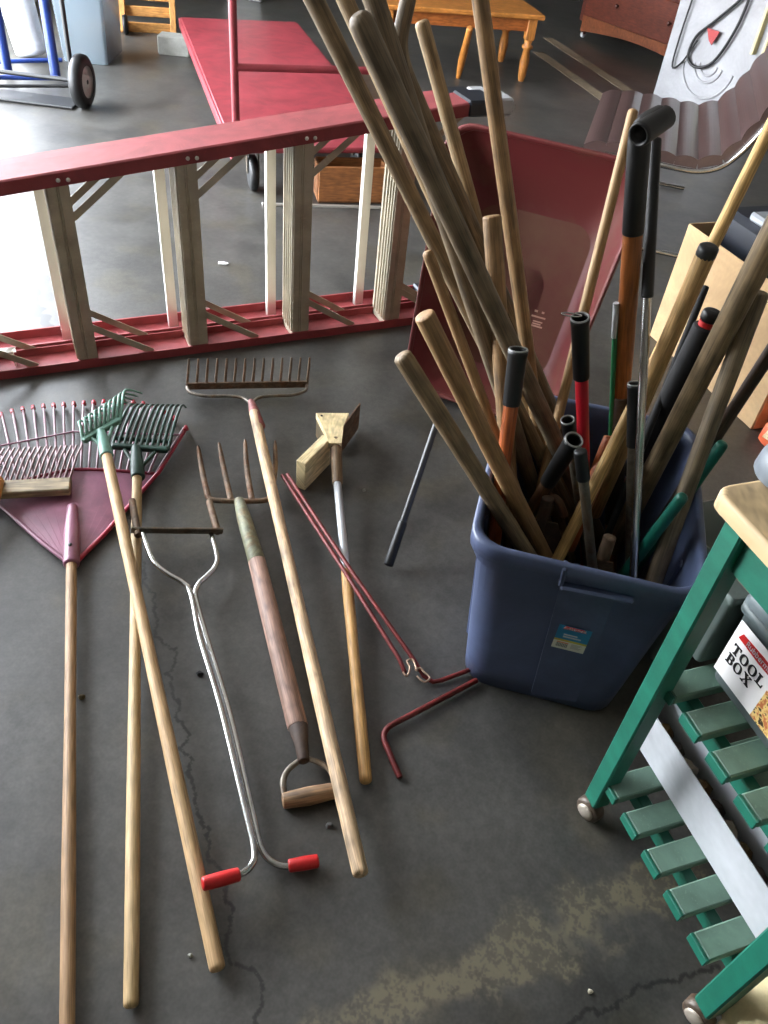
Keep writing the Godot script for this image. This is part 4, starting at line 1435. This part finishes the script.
# ---------------------------------------------------------------- behind the ladder
func build_background():
	var up = Vector3.UP
	var st
	# ---- red platform truck
	var nl = P(233, 148, 0.22)
	var fl = P(180, 17, 0.22)
	var al = (fl - nl).normalized()
	var ac = Vector3(-al.z, 0, al.x)
	if ac.x < 0: ac = -ac
	var L = (fl - nl).length()
	var Wd = 0.74
	var t = thing("platform_truck", "red steel platform truck with tubular push handle behind the ladder", "cart", nl * Vector3(1, 0, 1))
	var redp = mat(Color(0.58, 0.22, 0.25), 0.42, 0.0, T_scuff, true, 1.6)
	st = mb()
	cbox(st, frame(nl + al * L / 2 + ac * Wd / 2 - up * 0.012, al, up), Vector3(L, 0.024, Wd), 0.006)
	obj("deck", st, redp, t)
	st = mb()
	bar(st, nl - up * 0.03, fl - up * 0.03, 0.02, 0.05, up, 0.004)
	obj("side_rail", st, redp, t)
	st = mb()
	bar(st, nl + ac * Wd - up * 0.03, fl + ac * Wd - up * 0.03, 0.02, 0.05, up, 0.004)
	obj("side_rail", st, redp, t)
	for q in [[0.12, 0.1], [0.34, Wd - 0.1], [L - 0.15, 0.1], [L - 0.15, Wd - 0.1]]:
		st = mb()
		var w = nl + al * q[0] + ac * q[1]
		w.y = 0.075
		lathe(st, [Vector2(0.01, -0.02), Vector2(0.06, -0.02), Vector2(0.075, -0.012), Vector2(0.075, 0.012), Vector2(0.06, 0.02), Vector2(0.01, 0.02)], w, ac, 20)
		var wh = obj("wheel", st, M.black, t)
		st = mb()
		bar(st, w + ac * 0.026, w + ac * 0.026 + up * 0.12, 0.03, 0.004, ac, 0.001)
		bar(st, w - ac * 0.026, w - ac * 0.026 + up * 0.12, 0.03, 0.004, ac, 0.001)
		obj("fork_bracket", st, M.steel, wh)
	var h0 = nl + al * 0.03 + ac * 0.02
	var h1 = nl + al * 0.03 + ac * (Wd - 0.04)
	st = mb()
	tube(st, roundcorners([h0, h0 + up * 0.86, h1 + up * 0.86, h1], 0.08), 0.0165, 12)
	obj("push_handle", st, redp, t)
	st = mb()
	tube(st, [h0 + up * 0.3, h1 + up * 0.3], 0.015, 12)
	obj("cross_tube", st, redp, t)
	# ---- white block beside the truck
	st = mb()
	var bp = P(176, 54)
	cbox(st, frame(bp + up * 0.055, Vector3(1, 0, -0.05), up), Vector3(0.2, 0.11, 0.12), 0.006)
	tag(obj("concrete_block", st, mat(Color(0.6, 0.6, 0.57), 0.8, 0.0, T_cloud, true, 2.0)), "pale grey block on the floor beside the red platform truck", "block")
	# ---- grey cabinet at the back
	st = mb()
	bp = P(240, 5)
	var cb = thing("metal_cabinet", "pale grey metal cabinet standing behind the red platform truck", "cabinet", bp)
	cbox(st, frame(bp + up * 0.5 + Vector3(0.0, 0, -0.35), Vector3(1, 0, 0.1), up), Vector3(0.3, 1.0, 0.3), 0.006)
	obj("body", st, mat(Color(0.55, 0.55, 0.54), 0.45, 0.3, T_cloud, true, 1.0), cb)
	st = mb()
	cbox(st, frame(bp + up * 0.52 + Vector3(0.0, 0, -0.195), Vector3(1, 0, 0.1), up), Vector3(0.27, 0.9, 0.012), 0.004)
	var dr = obj("door", st, mat(Color(0.6, 0.6, 0.58), 0.45, 0.3, T_cloud, true, 1.0), cb)
	st = mb()
	tube(st, [bp + up * 0.5 + Vector3(0.1, 0, -0.17), bp + up * 0.62 + Vector3(0.1, 0, -0.17)], 0.006, 8)
	obj("door_handle", st, M.chrome, dr)
	# ---- wooden step stool with wheel
	var s0 = P(124, 32)
	var s1 = P(174, 35)
	var sx = (s1 - s0).normalized()
	var sz = Vector3(sx.z, 0, -sx.x)
	if sz.z > 0: sz = -sz
	t = thing("wooden_dolly", "pine board dolly with a small black wheel at the back left", "dolly", s0)
	var dw = (s1 - s0).length()
	for k in 4:
		st = mb()
		bar(st, s0 + up * (0.03 + k * 0.085) + sz * (0.02 + k * 0.06), s1 + up * (0.03 + k * 0.085) + sz * (0.02 + k * 0.06), 0.02, 0.06, Vector3(0, 1, 0), 0.003)
		obj("board", st, M.pine, t)
	for k in 2:
		var b = s0 if k == 0 else s1
		st = mb()
		bar(st, b - sz * 0.02, b + sz * 0.22 + up * 0.42, 0.04, 0.05, sz, 0.003)
		obj("side_post", st, M.pine, t)
	st = mb()
	lathe(st, [Vector2(0.01, -0.015), Vector2(0.055, -0.015), Vector2(0.06, 0), Vector2(0.055, 0.015), Vector2(0.01, 0.015)], s0 + up * 0.06 + sx * 0.02 - sz * 0.07, sx, 18)
	obj("wheel", st, M.black, t)
	# ---- blue hand truck
	hand_truck()
	# ---- pine table
	var ty = 0.4
	var tr = P(546, 16, ty)
	var tlf = P(420, 7, ty)
	var tx = (tr - tlf).normalized()
	var tz = Vector3(tx.z, 0, -tx.x)
	if tz.z > 0: tz = -tz
	var TW = 1.1
	var TD = 0.6
	t = thing("pine_table", "small pine table with turned legs behind the ladder's feet", "table", (tr - tx * TW / 2 + tz * TD / 2) * Vector3(1, 0, 1))
	st = mb()
	cbox(st, frame(tr - tx * TW / 2 + tz * TD / 2 - up * 0.014, tx, up), Vector3(TW, 0.028, TD), 0.006)
	var pine2 = wood(Color(0.76, 0.5, 0.24), false, 0.4)
	obj("table_top", st, pine2, t)
	for q in [[0.07, 0.05], [TW - 0.07, 0.05], [0.07, TD - 0.05], [TW - 0.07, TD - 0.05]]:
		var b = tr - tx * q[0] + tz * q[1]
		b.y = 0
		st = mb()
		lathe(st, [Vector2(0.018, 0), Vector2(0.026, 0.03), Vector2(0.032, 0.12), Vector2(0.022, 0.19), Vector2(0.036, 0.2), Vector2(0.036, 0.215), Vector2(0.024, 0.225), Vector2(0.03, 0.25)], b, up, 16)
		bar(st, b + up * 0.25, b + up * 0.375, 0.06, 0.06, tx, 0.003)
		obj("leg", st, pine2, t)
	for q in [0.05, TD - 0.05]:
		st = mb()
		bar(st, tr - tx * 0.09 + tz * q - up * 0.065, tr - tx * (TW - 0.09) + tz * q - up * 0.065, 0.02, 0.075, up, 0.002)
		obj("apron", st, wood(Color(0.66, 0.38, 0.18), false, 0.4), t)
	for q in [0.07, TW - 0.07]:
		st = mb()
		bar(st, tr - tx * q + tz * 0.07 - up * 0.065, tr - tx * q + tz * (TD - 0.07) - up * 0.065, 0.02, 0.075, up, 0.002)
		obj("apron", st, wood(Color(0.66, 0.38, 0.18), false, 0.4), t)
	# splayed chair leg under the table
	st = mb()
	tube(st, [P(458, 78), P(462, 60, 0.12), P(470, 28, 0.34)], [0.016, 0.026, 0.02], 12, 0.006)
	tag(obj("turned_leg", st, pine2), "loose splayed pine leg leaning under the table top", "table leg")
	# ---- dresser
	var d0 = P(575, 36)
	var d1 = P(700, 84)
	var dx = (d1 - d0).normalized()
	var dz = Vector3(dx.z, 0, -dx.x)
	if dz.z > 0: dz = -dz
	var DL = (d1 - d0).length()
	t = thing("wooden_dresser", "reddish brown wooden dresser on white casters in the far corner", "dresser", d0)
	var mah = wood(Color(0.3, 0.13, 0.09), false, 0.4)
	st = mb()
	cbox(st, frame(d0 + dx * DL / 2 + dz * 0.25 + up * 0.5, dx, up), Vector3(DL, 0.76, 0.5), 0.008)
	obj("body", st, mah, t)
	for k in 2:
		st = mb()
		cbox(st, frame(d0 + dx * DL / 2 - dz * 0.008 + up * (0.3 + k * 0.32), dx, up), Vector3(DL - 0.12, 0.27, 0.02), 0.006)
		var dw2 = obj("drawer", st, wood(Color(0.36, 0.16, 0.1), false, 0.4), t)
		for e in [0.3, 0.7]:
			st = mb()
			lathe(st, [Vector2(0.006, 0), Vector2(0.008, 0.012), Vector2(0.016, 0.02), Vector2(0.012, 0.028), Vector2(0.002, 0.03)], d0 + dx * DL * e - dz * 0.018 + up * (0.3 + k * 0.32), -dz, 12)
			obj("knob", st, mah, dw2)
	st = mb()
	var ap = []
	for k in 13:
		var f = k / 12.0
		ap.append(Vector2(f * (DL - 0.1), 0.0 + 0.05 * sin(f * PI)))
	ap.append(Vector2(DL - 0.1, 0.12)); ap.append(Vector2(0, 0.12))
	prism(st, ap, d0 + dx * 0.05 - dz * 0.006 + up * 0.05, dx, up, dz * 0.02)
	obj("curved_apron", st, wood(Color(0.48, 0.27, 0.16), false, 0.4), t)
	for q in [[0.06, 0.03], [DL - 0.06, 0.03], [0.06, 0.45], [DL - 0.06, 0.45]]:
		st = mb()
		tube(st, [d0 + dx * q[0] + dz * q[1] + up * 0.03, d0 + dx * q[0] + dz * q[1] + up * 0.13], [0.02, 0.03], 12)
		var lg = obj("leg", st, mah, t)
		st = mb()
		lathe(st, [Vector2(0.004, -0.012), Vector2(0.024, -0.012), Vector2(0.026, 0), Vector2(0.024, 0.012), Vector2(0.004, 0.012)], d0 + dx * q[0] + dz * q[1] + up * 0.026, dx, 14)
		obj("caster", st, M.white, lg)
	chair_and_panel()
	carton()
	# ---- wooden crate seen through the ladder
	var c0 = P(318, 203)
	var c1 = P(384, 204)
	var cx = (c1 - c0).normalized()
	var cz = Vector3(cx.z, 0, -cx.x)
	if cz.z > 0: cz = -cz
	var CL = (c1 - c0).length()
	t = thing("wooden_crate", "low open wooden crate on the floor behind the ladder steps", "crate", c0)
	for q in [0.0, 0.12]:
		st = mb()
		bar(st, c0 + cz * q + up * 0.085, c1 + cz * q + up * 0.085, 0.012, 0.15, up, 0.002)
		obj("side", st, wood(Color(0.62, 0.4, 0.22)), t)
	for q in [c0, c1]:
		st = mb()
		bar(st, q + cz * 0.006 + up * 0.085, q + cz * 0.114 + up * 0.085, 0.012, 0.15, up, 0.002)
		obj("end", st, wood(Color(0.58, 0.38, 0.22)), t)
	st = mb()
	bar(st, (c0 + c1) * 0.5 + up * 0.008 + cz * 0.0, (c0 + c1) * 0.5 + up * 0.008 + cz * 0.12, CL, 0.012, up, 0.001)
	obj("bottom", st, wood(Color(0.5, 0.33, 0.2)), t)
	st = mb()
	var wb = P(392, 204)
	cbox(st, frame(wb + up * 0.06 + Vector3(0.01, 0, -0.08), cx, up), Vector3(0.1, 0.12, 0.1), 0.004)
	tag(obj("white_box", st, mat(Color(0.68, 0.62, 0.55), 0.8, 0.0, T_cloud, true, 3.0)), "small off-white box at the right end of the wooden crate", "box")
	st = mb()
	bar(st, P(262, 204, 0.006), P(398, 208, 0.006), 0.014, 0.012, up, 0.002)
	tag(obj("metal_strip", st, M.alu_bright), "thin pale metal strip on the floor in front of the wooden crate", "strip")
	# tape lines on the far floor
	for q in [[[538, 52], [600, 96]], [[548, 38], [620, 84]]]:
		st = mb()
		bar(st, P(q[0][0], q[0][1], 0.0012), P(q[1][0] + 20, q[1][1] + 14, 0.0012), 0.09, 0.002, up, 0.0)
		tag(obj("timber_strip", st, mat(Color(0.5, 0.44, 0.35), 0.85, 0.0, T_cloud, true, 2.0)), ["nearer pale tape strip on the floor right of the pine table", "farther pale tape strip on the floor right of the pine table"][0 if q[0][0] == 538 else 1], "tape")

func hand_truck():
	var up = Vector3.UP
	var st
	var w0 = P(86, 108)                  # wheel foot
	var ax = Vector3(1, 0, 0.0)
	var t = thing("hand_truck", "blue hand truck with black axle frame and a white-rimmed wheel", "hand truck", P(40, 95))
	var blue = mat(Color(0.1, 0.22, 0.5), 0.4, 0.0, T_scuff, true, 2.0)
	var wheel = func(c):
		var s = mb()
		lathe(s, [Vector2(0.075, -0.03), Vector2(0.105, -0.032), Vector2(0.125, -0.02), Vector2(0.128, 0), Vector2(0.125, 0.02), Vector2(0.105, 0.032), Vector2(0.075, 0.03)], c, ax, 28, false)
		var wo = obj("tyre", s, M.rubber, t)
		s = mb()
		lathe(s, [Vector2(0.01, -0.028), Vector2(0.03, -0.03), Vector2(0.035, -0.012), Vector2(0.06, -0.01), Vector2(0.08, -0.028), Vector2(0.08, 0.028), Vector2(0.06, 0.01), Vector2(0.035, 0.012), Vector2(0.03, 0.03), Vector2(0.01, 0.028)], c, ax, 28)
		obj("rim", s, mat(Color(0.72, 0.72, 0.7), 0.4, 0.2), wo)
	var wc = w0 + up * 0.128
	wheel.call(wc)
	wheel.call(wc - ax * 0.62)
	st = mb()
	tube(st, [wc + ax * 0.03, wc - ax * 0.66], 0.011, 10)
	obj("axle", st, M.black, t)
	# toe plate edge
	st = mb()
	cbox(st, frame(P(20, 97, 0.01) - ax * 0.0, ax, up), Vector3(0.62, 0.01, 0.16), 0.003)
	obj("toe_plate", st, M.black, t)
	# blue frame standing behind
	for q in [[8, 74], [56, 77]]:
		var b = P(q[0], q[1], 0.03)
		st = mb()
		tube(st, [b, b + up * 0.5 + Vector3(-0.04, 0, -0.1), b + up * 1.2 + Vector3(-0.09, 0, -0.28)], 0.027, 12)
		obj("side_tube", st, blue, t)
	for q in [[-20, 62, 62, 60, 0.012], [-20, 77, 58, 78, 0.013]]:
		st = mb()
		tube(st, [P(q[0], q[1], 0.06), P(q[2], q[3], 0.06)], q[4], 10)
		obj("cross_tube", st, blue, t)
	st = mb()
	tube(st, [P(75, 96, 0.06), P(75, 96, 0.06) + Vector3(-0.02, 0.9, -0.08)], 0.012, 10)
	obj("upright", st, M.black, t)
	st = mb()
	tube(st, [P(-20, 86, 0.06), P(76, 86, 0.06)], 0.009, 8)
	obj("brace", st, M.black, t)
	# ---- white wrapped roll leaning behind
	st = mb()
	var r0 = P(33, 60)
	tube(st, [r0 + up * 0.02, r0 + up * 0.6 + Vector3(-0.12, 0, -0.1), r0 + up * 1.3 + Vector3(-0.24, 0, -0.2)], [0.09, 0.11, 0.12], 20, 0.03)
	tag(obj("wrapped_roll", st, mat(Color(0.86, 0.88, 0.9), 0.3, 0.0, T_cloud, true, 2.0)), "white plastic wrapped roll leaning behind the blue hand truck", "roll")
	# ---- clear bin
	var b0 = P(60, 62)
	var b1 = P(110, 67)
	var bx = (b1 - b0).normalized()
	var bz = Vector3(bx.z, 0, -bx.x)
	if bz.z > 0: bz = -bz
	var BL = (b1 - b0).length()
	var cb = thing("clear_bin", "clear grey plastic bin on the floor right of the blue hand truck", "bin", b0)
	var R = []
	for k in [[0.0, 0.02], [0.004, 0.014], [0.4, 0.0], [0.405, -0.012], [0.42, -0.012], [0.42, -0.004], [0.4, 0.004], [0.008, 0.018]]:
		R.append(rrect(b0 + bx * BL / 2 + bz * 0.2 + up * k[0], bx, -bz, BL / 2 - k[1], 0.2 - k[1], 0.02, 4))
	st = mb()
	ringset(st, R)
	var clear = mat(Color(0.6, 0.66, 0.7, 0.5), 0.25)
	clear.transparency = BaseMaterial3D.TRANSPARENCY_ALPHA
	obj("body", st, clear, cb)
	st = mb()
	cbox(st, frame(b0 + bx * BL / 2 + bz * 0.2 + up * 0.1, bx, up), Vector3(BL * 0.7, 0.16, 0.24), 0.02)
	tag(obj("bundle", st, mat(Color(0.66, 0.6, 0.5), 0.8, 0.0, T_rust, true, 3.0)), "beige bundle inside the clear plastic bin", "bundle")

func chair_and_panel():
	var up = Vector3.UP
	var st
	var y = 0.39
	# cantilever chair seen from its side: seat runs right, back rises at the right
	var k0 = P(705, 173, y - 0.03)      # near rear end of the seat
	var e = Vector3(0.978, 0, 0.21)     # towards the back of the chair
	var w = Vector3(0.21, 0, -0.978)
	var f0 = k0 - e * 0.5
	f0.y = y
	var W = 0.88
	var S = 0.58
	var o = f0
	var t = thing("ribbed_chair", "wide chrome-framed chair with ribbed brown vinyl seat facing left", "chair", (o + e * 0.3 + w * 0.25) * Vector3(1, 0, 1))
	var vin = mat(Color(0.3, 0.23, 0.22), 0.32, 0.0, T_cloud, true, 2.0)
	vin.clearcoat_enabled = true
	vin.clearcoat = 0.5
	vin.clearcoat_roughness = 0.3
	# profile path: seat then back
	var path = [Vector2(0, -0.02), Vector2(0.05, 0.0), Vector2(0.2, 0.005), Vector2(0.36, 0.0), Vector2(0.48, 0.0), Vector2(0.56, 0.04), Vector2(0.62, 0.14), Vector2(0.68, 0.28), Vector2(0.74, 0.42), Vector2(0.79, 0.54)]
	var fine = []
	for k in path.size() - 1:
		for i in 12: fine.append(path[k].lerp(path[k + 1], i / 12.0))
	fine.append(path[-1])
	var even = [fine[0]]
	var acc = 0.0
	for k in range(1, fine.size()):
		acc += fine[k].distance_to(fine[k - 1])
		if acc > 0.088:
			even.append(fine[k]); acc = 0.0
	path = even
	for k in path.size() - 1:
		var p = path[k]
		var q = path[k + 1]
		st = mb()
		var a = o + e * p.x + up * p.y
		var b = o + e * q.x + up * q.y
		var d = (b - a)
		var nrm = d.normalized().cross(w).normalized()
		if nrm.y < 0: nrm = -nrm
		# padded roll with a crowned top
		var pg = []
		var l = d.length()
		for i in 9:
			var f = i / 8.0
			pg.append(Vector2(f * l, 0.012 + 0.011 * sin(f * PI)))
		pg.append(Vector2(l, -0.02)); pg.append(Vector2(0, -0.02))
		prism(st, pg, a, d.normalized(), nrm, w * W)
		obj("padded_rib", st, vin, t)
	# chrome frame both sides
	for s in [-0.012, W + 0.012]:
		st = mb()
		var pts = [o + e * 0.02 + w * s + up * (0.012 - y)]
		pts.append(o + e * 0.0 + w * s - up * 0.04)
		for p in path.slice(1): pts.append(o + e * (p.x + 0.01) + w * s + up * (p.y - 0.03))
		tube(st, [o + e * 0.52 + w * s + up * (0.012 - y)] + roundcorners(pts, 0.06, 4), 0.0105, 10)
		obj("frame_tube", st, M.chrome, t)
	# ---- white appliance panel with cables
	var p0 = P(650, 97)
	var p1 = P(748, 137)
	var px = (p1 - p0).normalized()
	var pz = Vector3(px.z, 0, -px.x)
	if pz.z > 0: pz = -pz
	var PL = (p1 - p0).length()
	t = thing("white_appliance", "white appliance with embossed back panel and hanging black cables", "appliance", p0)
	st = mb()
	cbox(st, frame(p0 + px * PL / 2 + pz * 0.3 + up * 0.58, px, up), Vector3(PL, 1.16, 0.58), 0.015)
	var body = obj("body", st, mat(Color(0.6, 0.6, 0.61), 0.5, 0.0, T_cloud, true, 1.0), t)
	for rr in [0.07, 0.11, 0.2]:
		st = mb()
		var ring = []
		for k in 25:
			var a = PI + PI * 0.9 * (k / 24.0) + 0.2
			ring.append(p0 + px * (PL * 0.45 + cos(a) * rr) + up * (0.3 + sin(a) * rr) + pz * 0.008)
		tube(st, ring, 0.008, 8)
		obj("embossed_ring", st, body.material_override, body)
	for q in [[[0.16, 1.3], [0.15, 0.95], [0.13, 0.6], [0.14, 0.42], [0.22, 0.46], [0.3, 0.6]], [[0.68, 1.3], [0.62, 0.95], [0.42, 0.74], [0.28, 0.62], [0.26, 0.5], [0.36, 0.46], [0.5, 0.52], [0.6, 0.72], [0.63, 0.95], [0.66, 1.3]]]:
		st = mb()
		var pts = []
		for c in q: pts.append(p0 + px * c[0] * PL + up * (c[1] - 0.2) - pz * 0.012)
		tube(st, smoothpath(pts, 5), 0.006 if q.size() < 8 else 0.009, 8)
		obj("cable", st, M.black, t)
	st = mb()
	prism(st, [Vector2(-0.05, 0.03), Vector2(0.05, 0.03), Vector2(0.02, -0.05), Vector2(-0.01, -0.03)], p0 + px * PL * 0.42 + up * 0.45 - pz * 0.016, px, up, -pz * 0.006)
	obj("red_tag", st, mat(Color(0.55, 0.1, 0.1), 0.5), t)
	for k in 2:
		st = mb()
		bar(st, p0 + px * PL * (0.8 + k * 0.09) + up * 0.42 - pz * 0.006, p0 + px * PL * (0.8 + k * 0.09) + up * 1.1 - pz * 0.006, 0.04, 0.02, px, 0.003)
		obj("cream_trim_bar", st, mat(Color(0.72, 0.68, 0.52), 0.5), t)

func carton():
	var up = Vector3.UP
	var st
	var c0 = Vector3(0.893, 0, -2.704)
	var c1 = c0 + (Vector3(1.122, 0, -2.173) - c0) * 1.02
	var d = (c1 - c0).normalized()
	var r = Vector3(-d.z, 0, d.x)
	if r.x < 0: r = -r
	var H = 0.42
	var L = (c1 - c0).length()
	var Wd = 0.42
	var t = thing("cardboard_box", "open tan cardboard box behind the tub on the right", "box", c0 + d * L / 2 + r * Wd / 2)
	var wall = func(a, b):
		var s = mb()
		bar(s, a + up * H / 2, b + up * H / 2, 0.005, H, up, 0.001)
		obj("side", s, M.card, t)
	wall.call(c0, c1)
	wall.call(c0 + r * Wd, c1 + r * Wd)
	wall.call(c0 + r * 0.003, c0 + r * (Wd - 0.003))
	wall.call(c1 + r * 0.003, c1 + r * (Wd - 0.003))
	st = mb()
	bar(st, c0 + r * Wd / 2 + up * 0.003, c1 + r * Wd / 2 + up * 0.003, Wd - 0.01, 0.004, up, 0.0)
	obj("bottom", st, M.card, t)
	# black case standing in the box
	var b = thing("black_case", "navy black plastic case with clear lid standing in the cardboard box", "case", c0 + d * 0.25 + r * 0.2 + up * 0.006)
	st = mb()
	cbox(st, frame(c0 + d * 0.24 + r * 0.22 + up * 0.25, d, up), Vector3(0.42, 0.48, 0.28), 0.02)
	obj("body", st, M.navy, b)
	st = mb()
	cbox(st, frame(c0 + d * 0.3 + r * 0.22 + up * 0.505, d, up), Vector3(0.3, 0.028, 0.27), 0.008)
	obj("lid", st, mat(Color(0.62, 0.64, 0.66), 0.25, 0.2), b)
	st = mb()
	tube(st, smoothpath([c0 + d * 0.3 + r * 0.15 + up * 0.52, c0 + d * 0.32 + r * 0.16 + up * 0.555, c0 + d * 0.4 + r * 0.18 + up * 0.56, c0 + d * 0.45 + r * 0.2 + up * 0.52], 5), 0.008, 8)
	obj("cord", st, M.black, b)
	# printed orange sack in front of the box
	var o0 = P(747, 437)
	var od = (P(767, 452) - o0).normalized()
	var orr = Vector3(-od.z, 0, od.x)
	if orr.x < 0: orr = -orr
	t = thing("printed_bag", "orange-edged bag with cream speckled print at the right edge", "bag", o0)
	var nz = noise(71, 0.06, 3)
	var tm = tex(128, 128, func(x, y):
		return Color(0.88, 0.84, 0.7).lerp(Color(0.8, 0.55, 0.35), smoothstep(0.0, 0.3, nz.get_noise_2d(x, y))))
	st = mb()
	var R = []
	for k in [[0.0, 0.012], [0.01, 0.002], [0.05, 0.0], [0.14, 0.01], [0.2, 0.03], [0.22, 0.06]]:
		R.append(rrect(o0 + od * 0.165 + orr * (0.09 + k[0] * 0.3) + up * k[0], od, orr, 0.15 - k[1], 0.085 - k[1], 0.025, 4))
	ringset(st, R)
	obj("body", st, mat(Color(0.85, 0.4, 0.25), 0.5), t)
	st = mb()
	var nn = -orr
	for q in 1:
		var fb = o0 + orr * 0.004 + od * 0.045 + up * 0.035
		prism(st, [Vector2(0.0, 0.0), Vector2(0.24, 0.0), Vector2(0.24, 0.13), Vector2(0.02, 0.13)], fb - orr * 0.0 , od, (up + orr * 0.35).normalized(), nn * 0.006)
	obj("print_panel", st, mat(Color(1, 1, 1), 0.6, 0.0, tm, true, 6.0), t)

func build_bits():
	# paper scrap and crumbs on the floor
	var st = mb()
	var c = P(223, 264)
	prism(st, [Vector2(-0.02, -0.008), Vector2(0.0, -0.014), Vector2(0.022, -0.004), Vector2(0.012, 0.01), Vector2(-0.016, 0.012)], c + Vector3(0, 0.001, 0), Vector3(1, 0, 0), Vector3(0, 0.1, 1), Vector3(0, 0.004, 0))
	tag(obj("paper_scrap", st, mat(Color(0.85, 0.85, 0.84), 0.8)), "white paper scrap on the floor seen between the ladder steps", "paper")
	var list = [[364, 491, 0.006, "pale pebble on the floor right of the scraper's tube", Color(0.7, 0.68, 0.62)], [82, 698, 0.008, "brown crumb beside the purple rake's handle", Color(0.4, 0.36, 0.26)], [200, 675, 0.009, "dark chip on the floor left of the edger's tubes", Color(0.12, 0.12, 0.12)], [329, 826, 0.008, "grey chip below the fork's wooden grip", Color(0.35, 0.35, 0.35)], [190, 956, 0.005, "tiny white crumb near the pale green rake's handle end", Color(0.6, 0.6, 0.56)], [590, 992, 0.005, "tiny pale crumb by the cart's near wheel", Color(0.6, 0.58, 0.5)]]
	for q in list:
		st = mb()
		var p = P(q[0], q[1])
		var R = []
		for i in 3:
			var ring = PackedVector3Array()
			for j in 6:
				var aa = TAU * j / 6.0
				var rr = q[2] * [0.9, 1.0, 0.5][i] * rng.randf_range(0.7, 1.1)
				ring.append(p + Vector3(cos(aa) * rr, q[2] * 0.6 * i, sin(aa) * rr * 0.8))
			R.append(ring)
		ringset(st, R)
		tag(obj("floor_crumb", st, mat(q[4], 0.8)), q[3], "crumb", "crumbs on the floor")
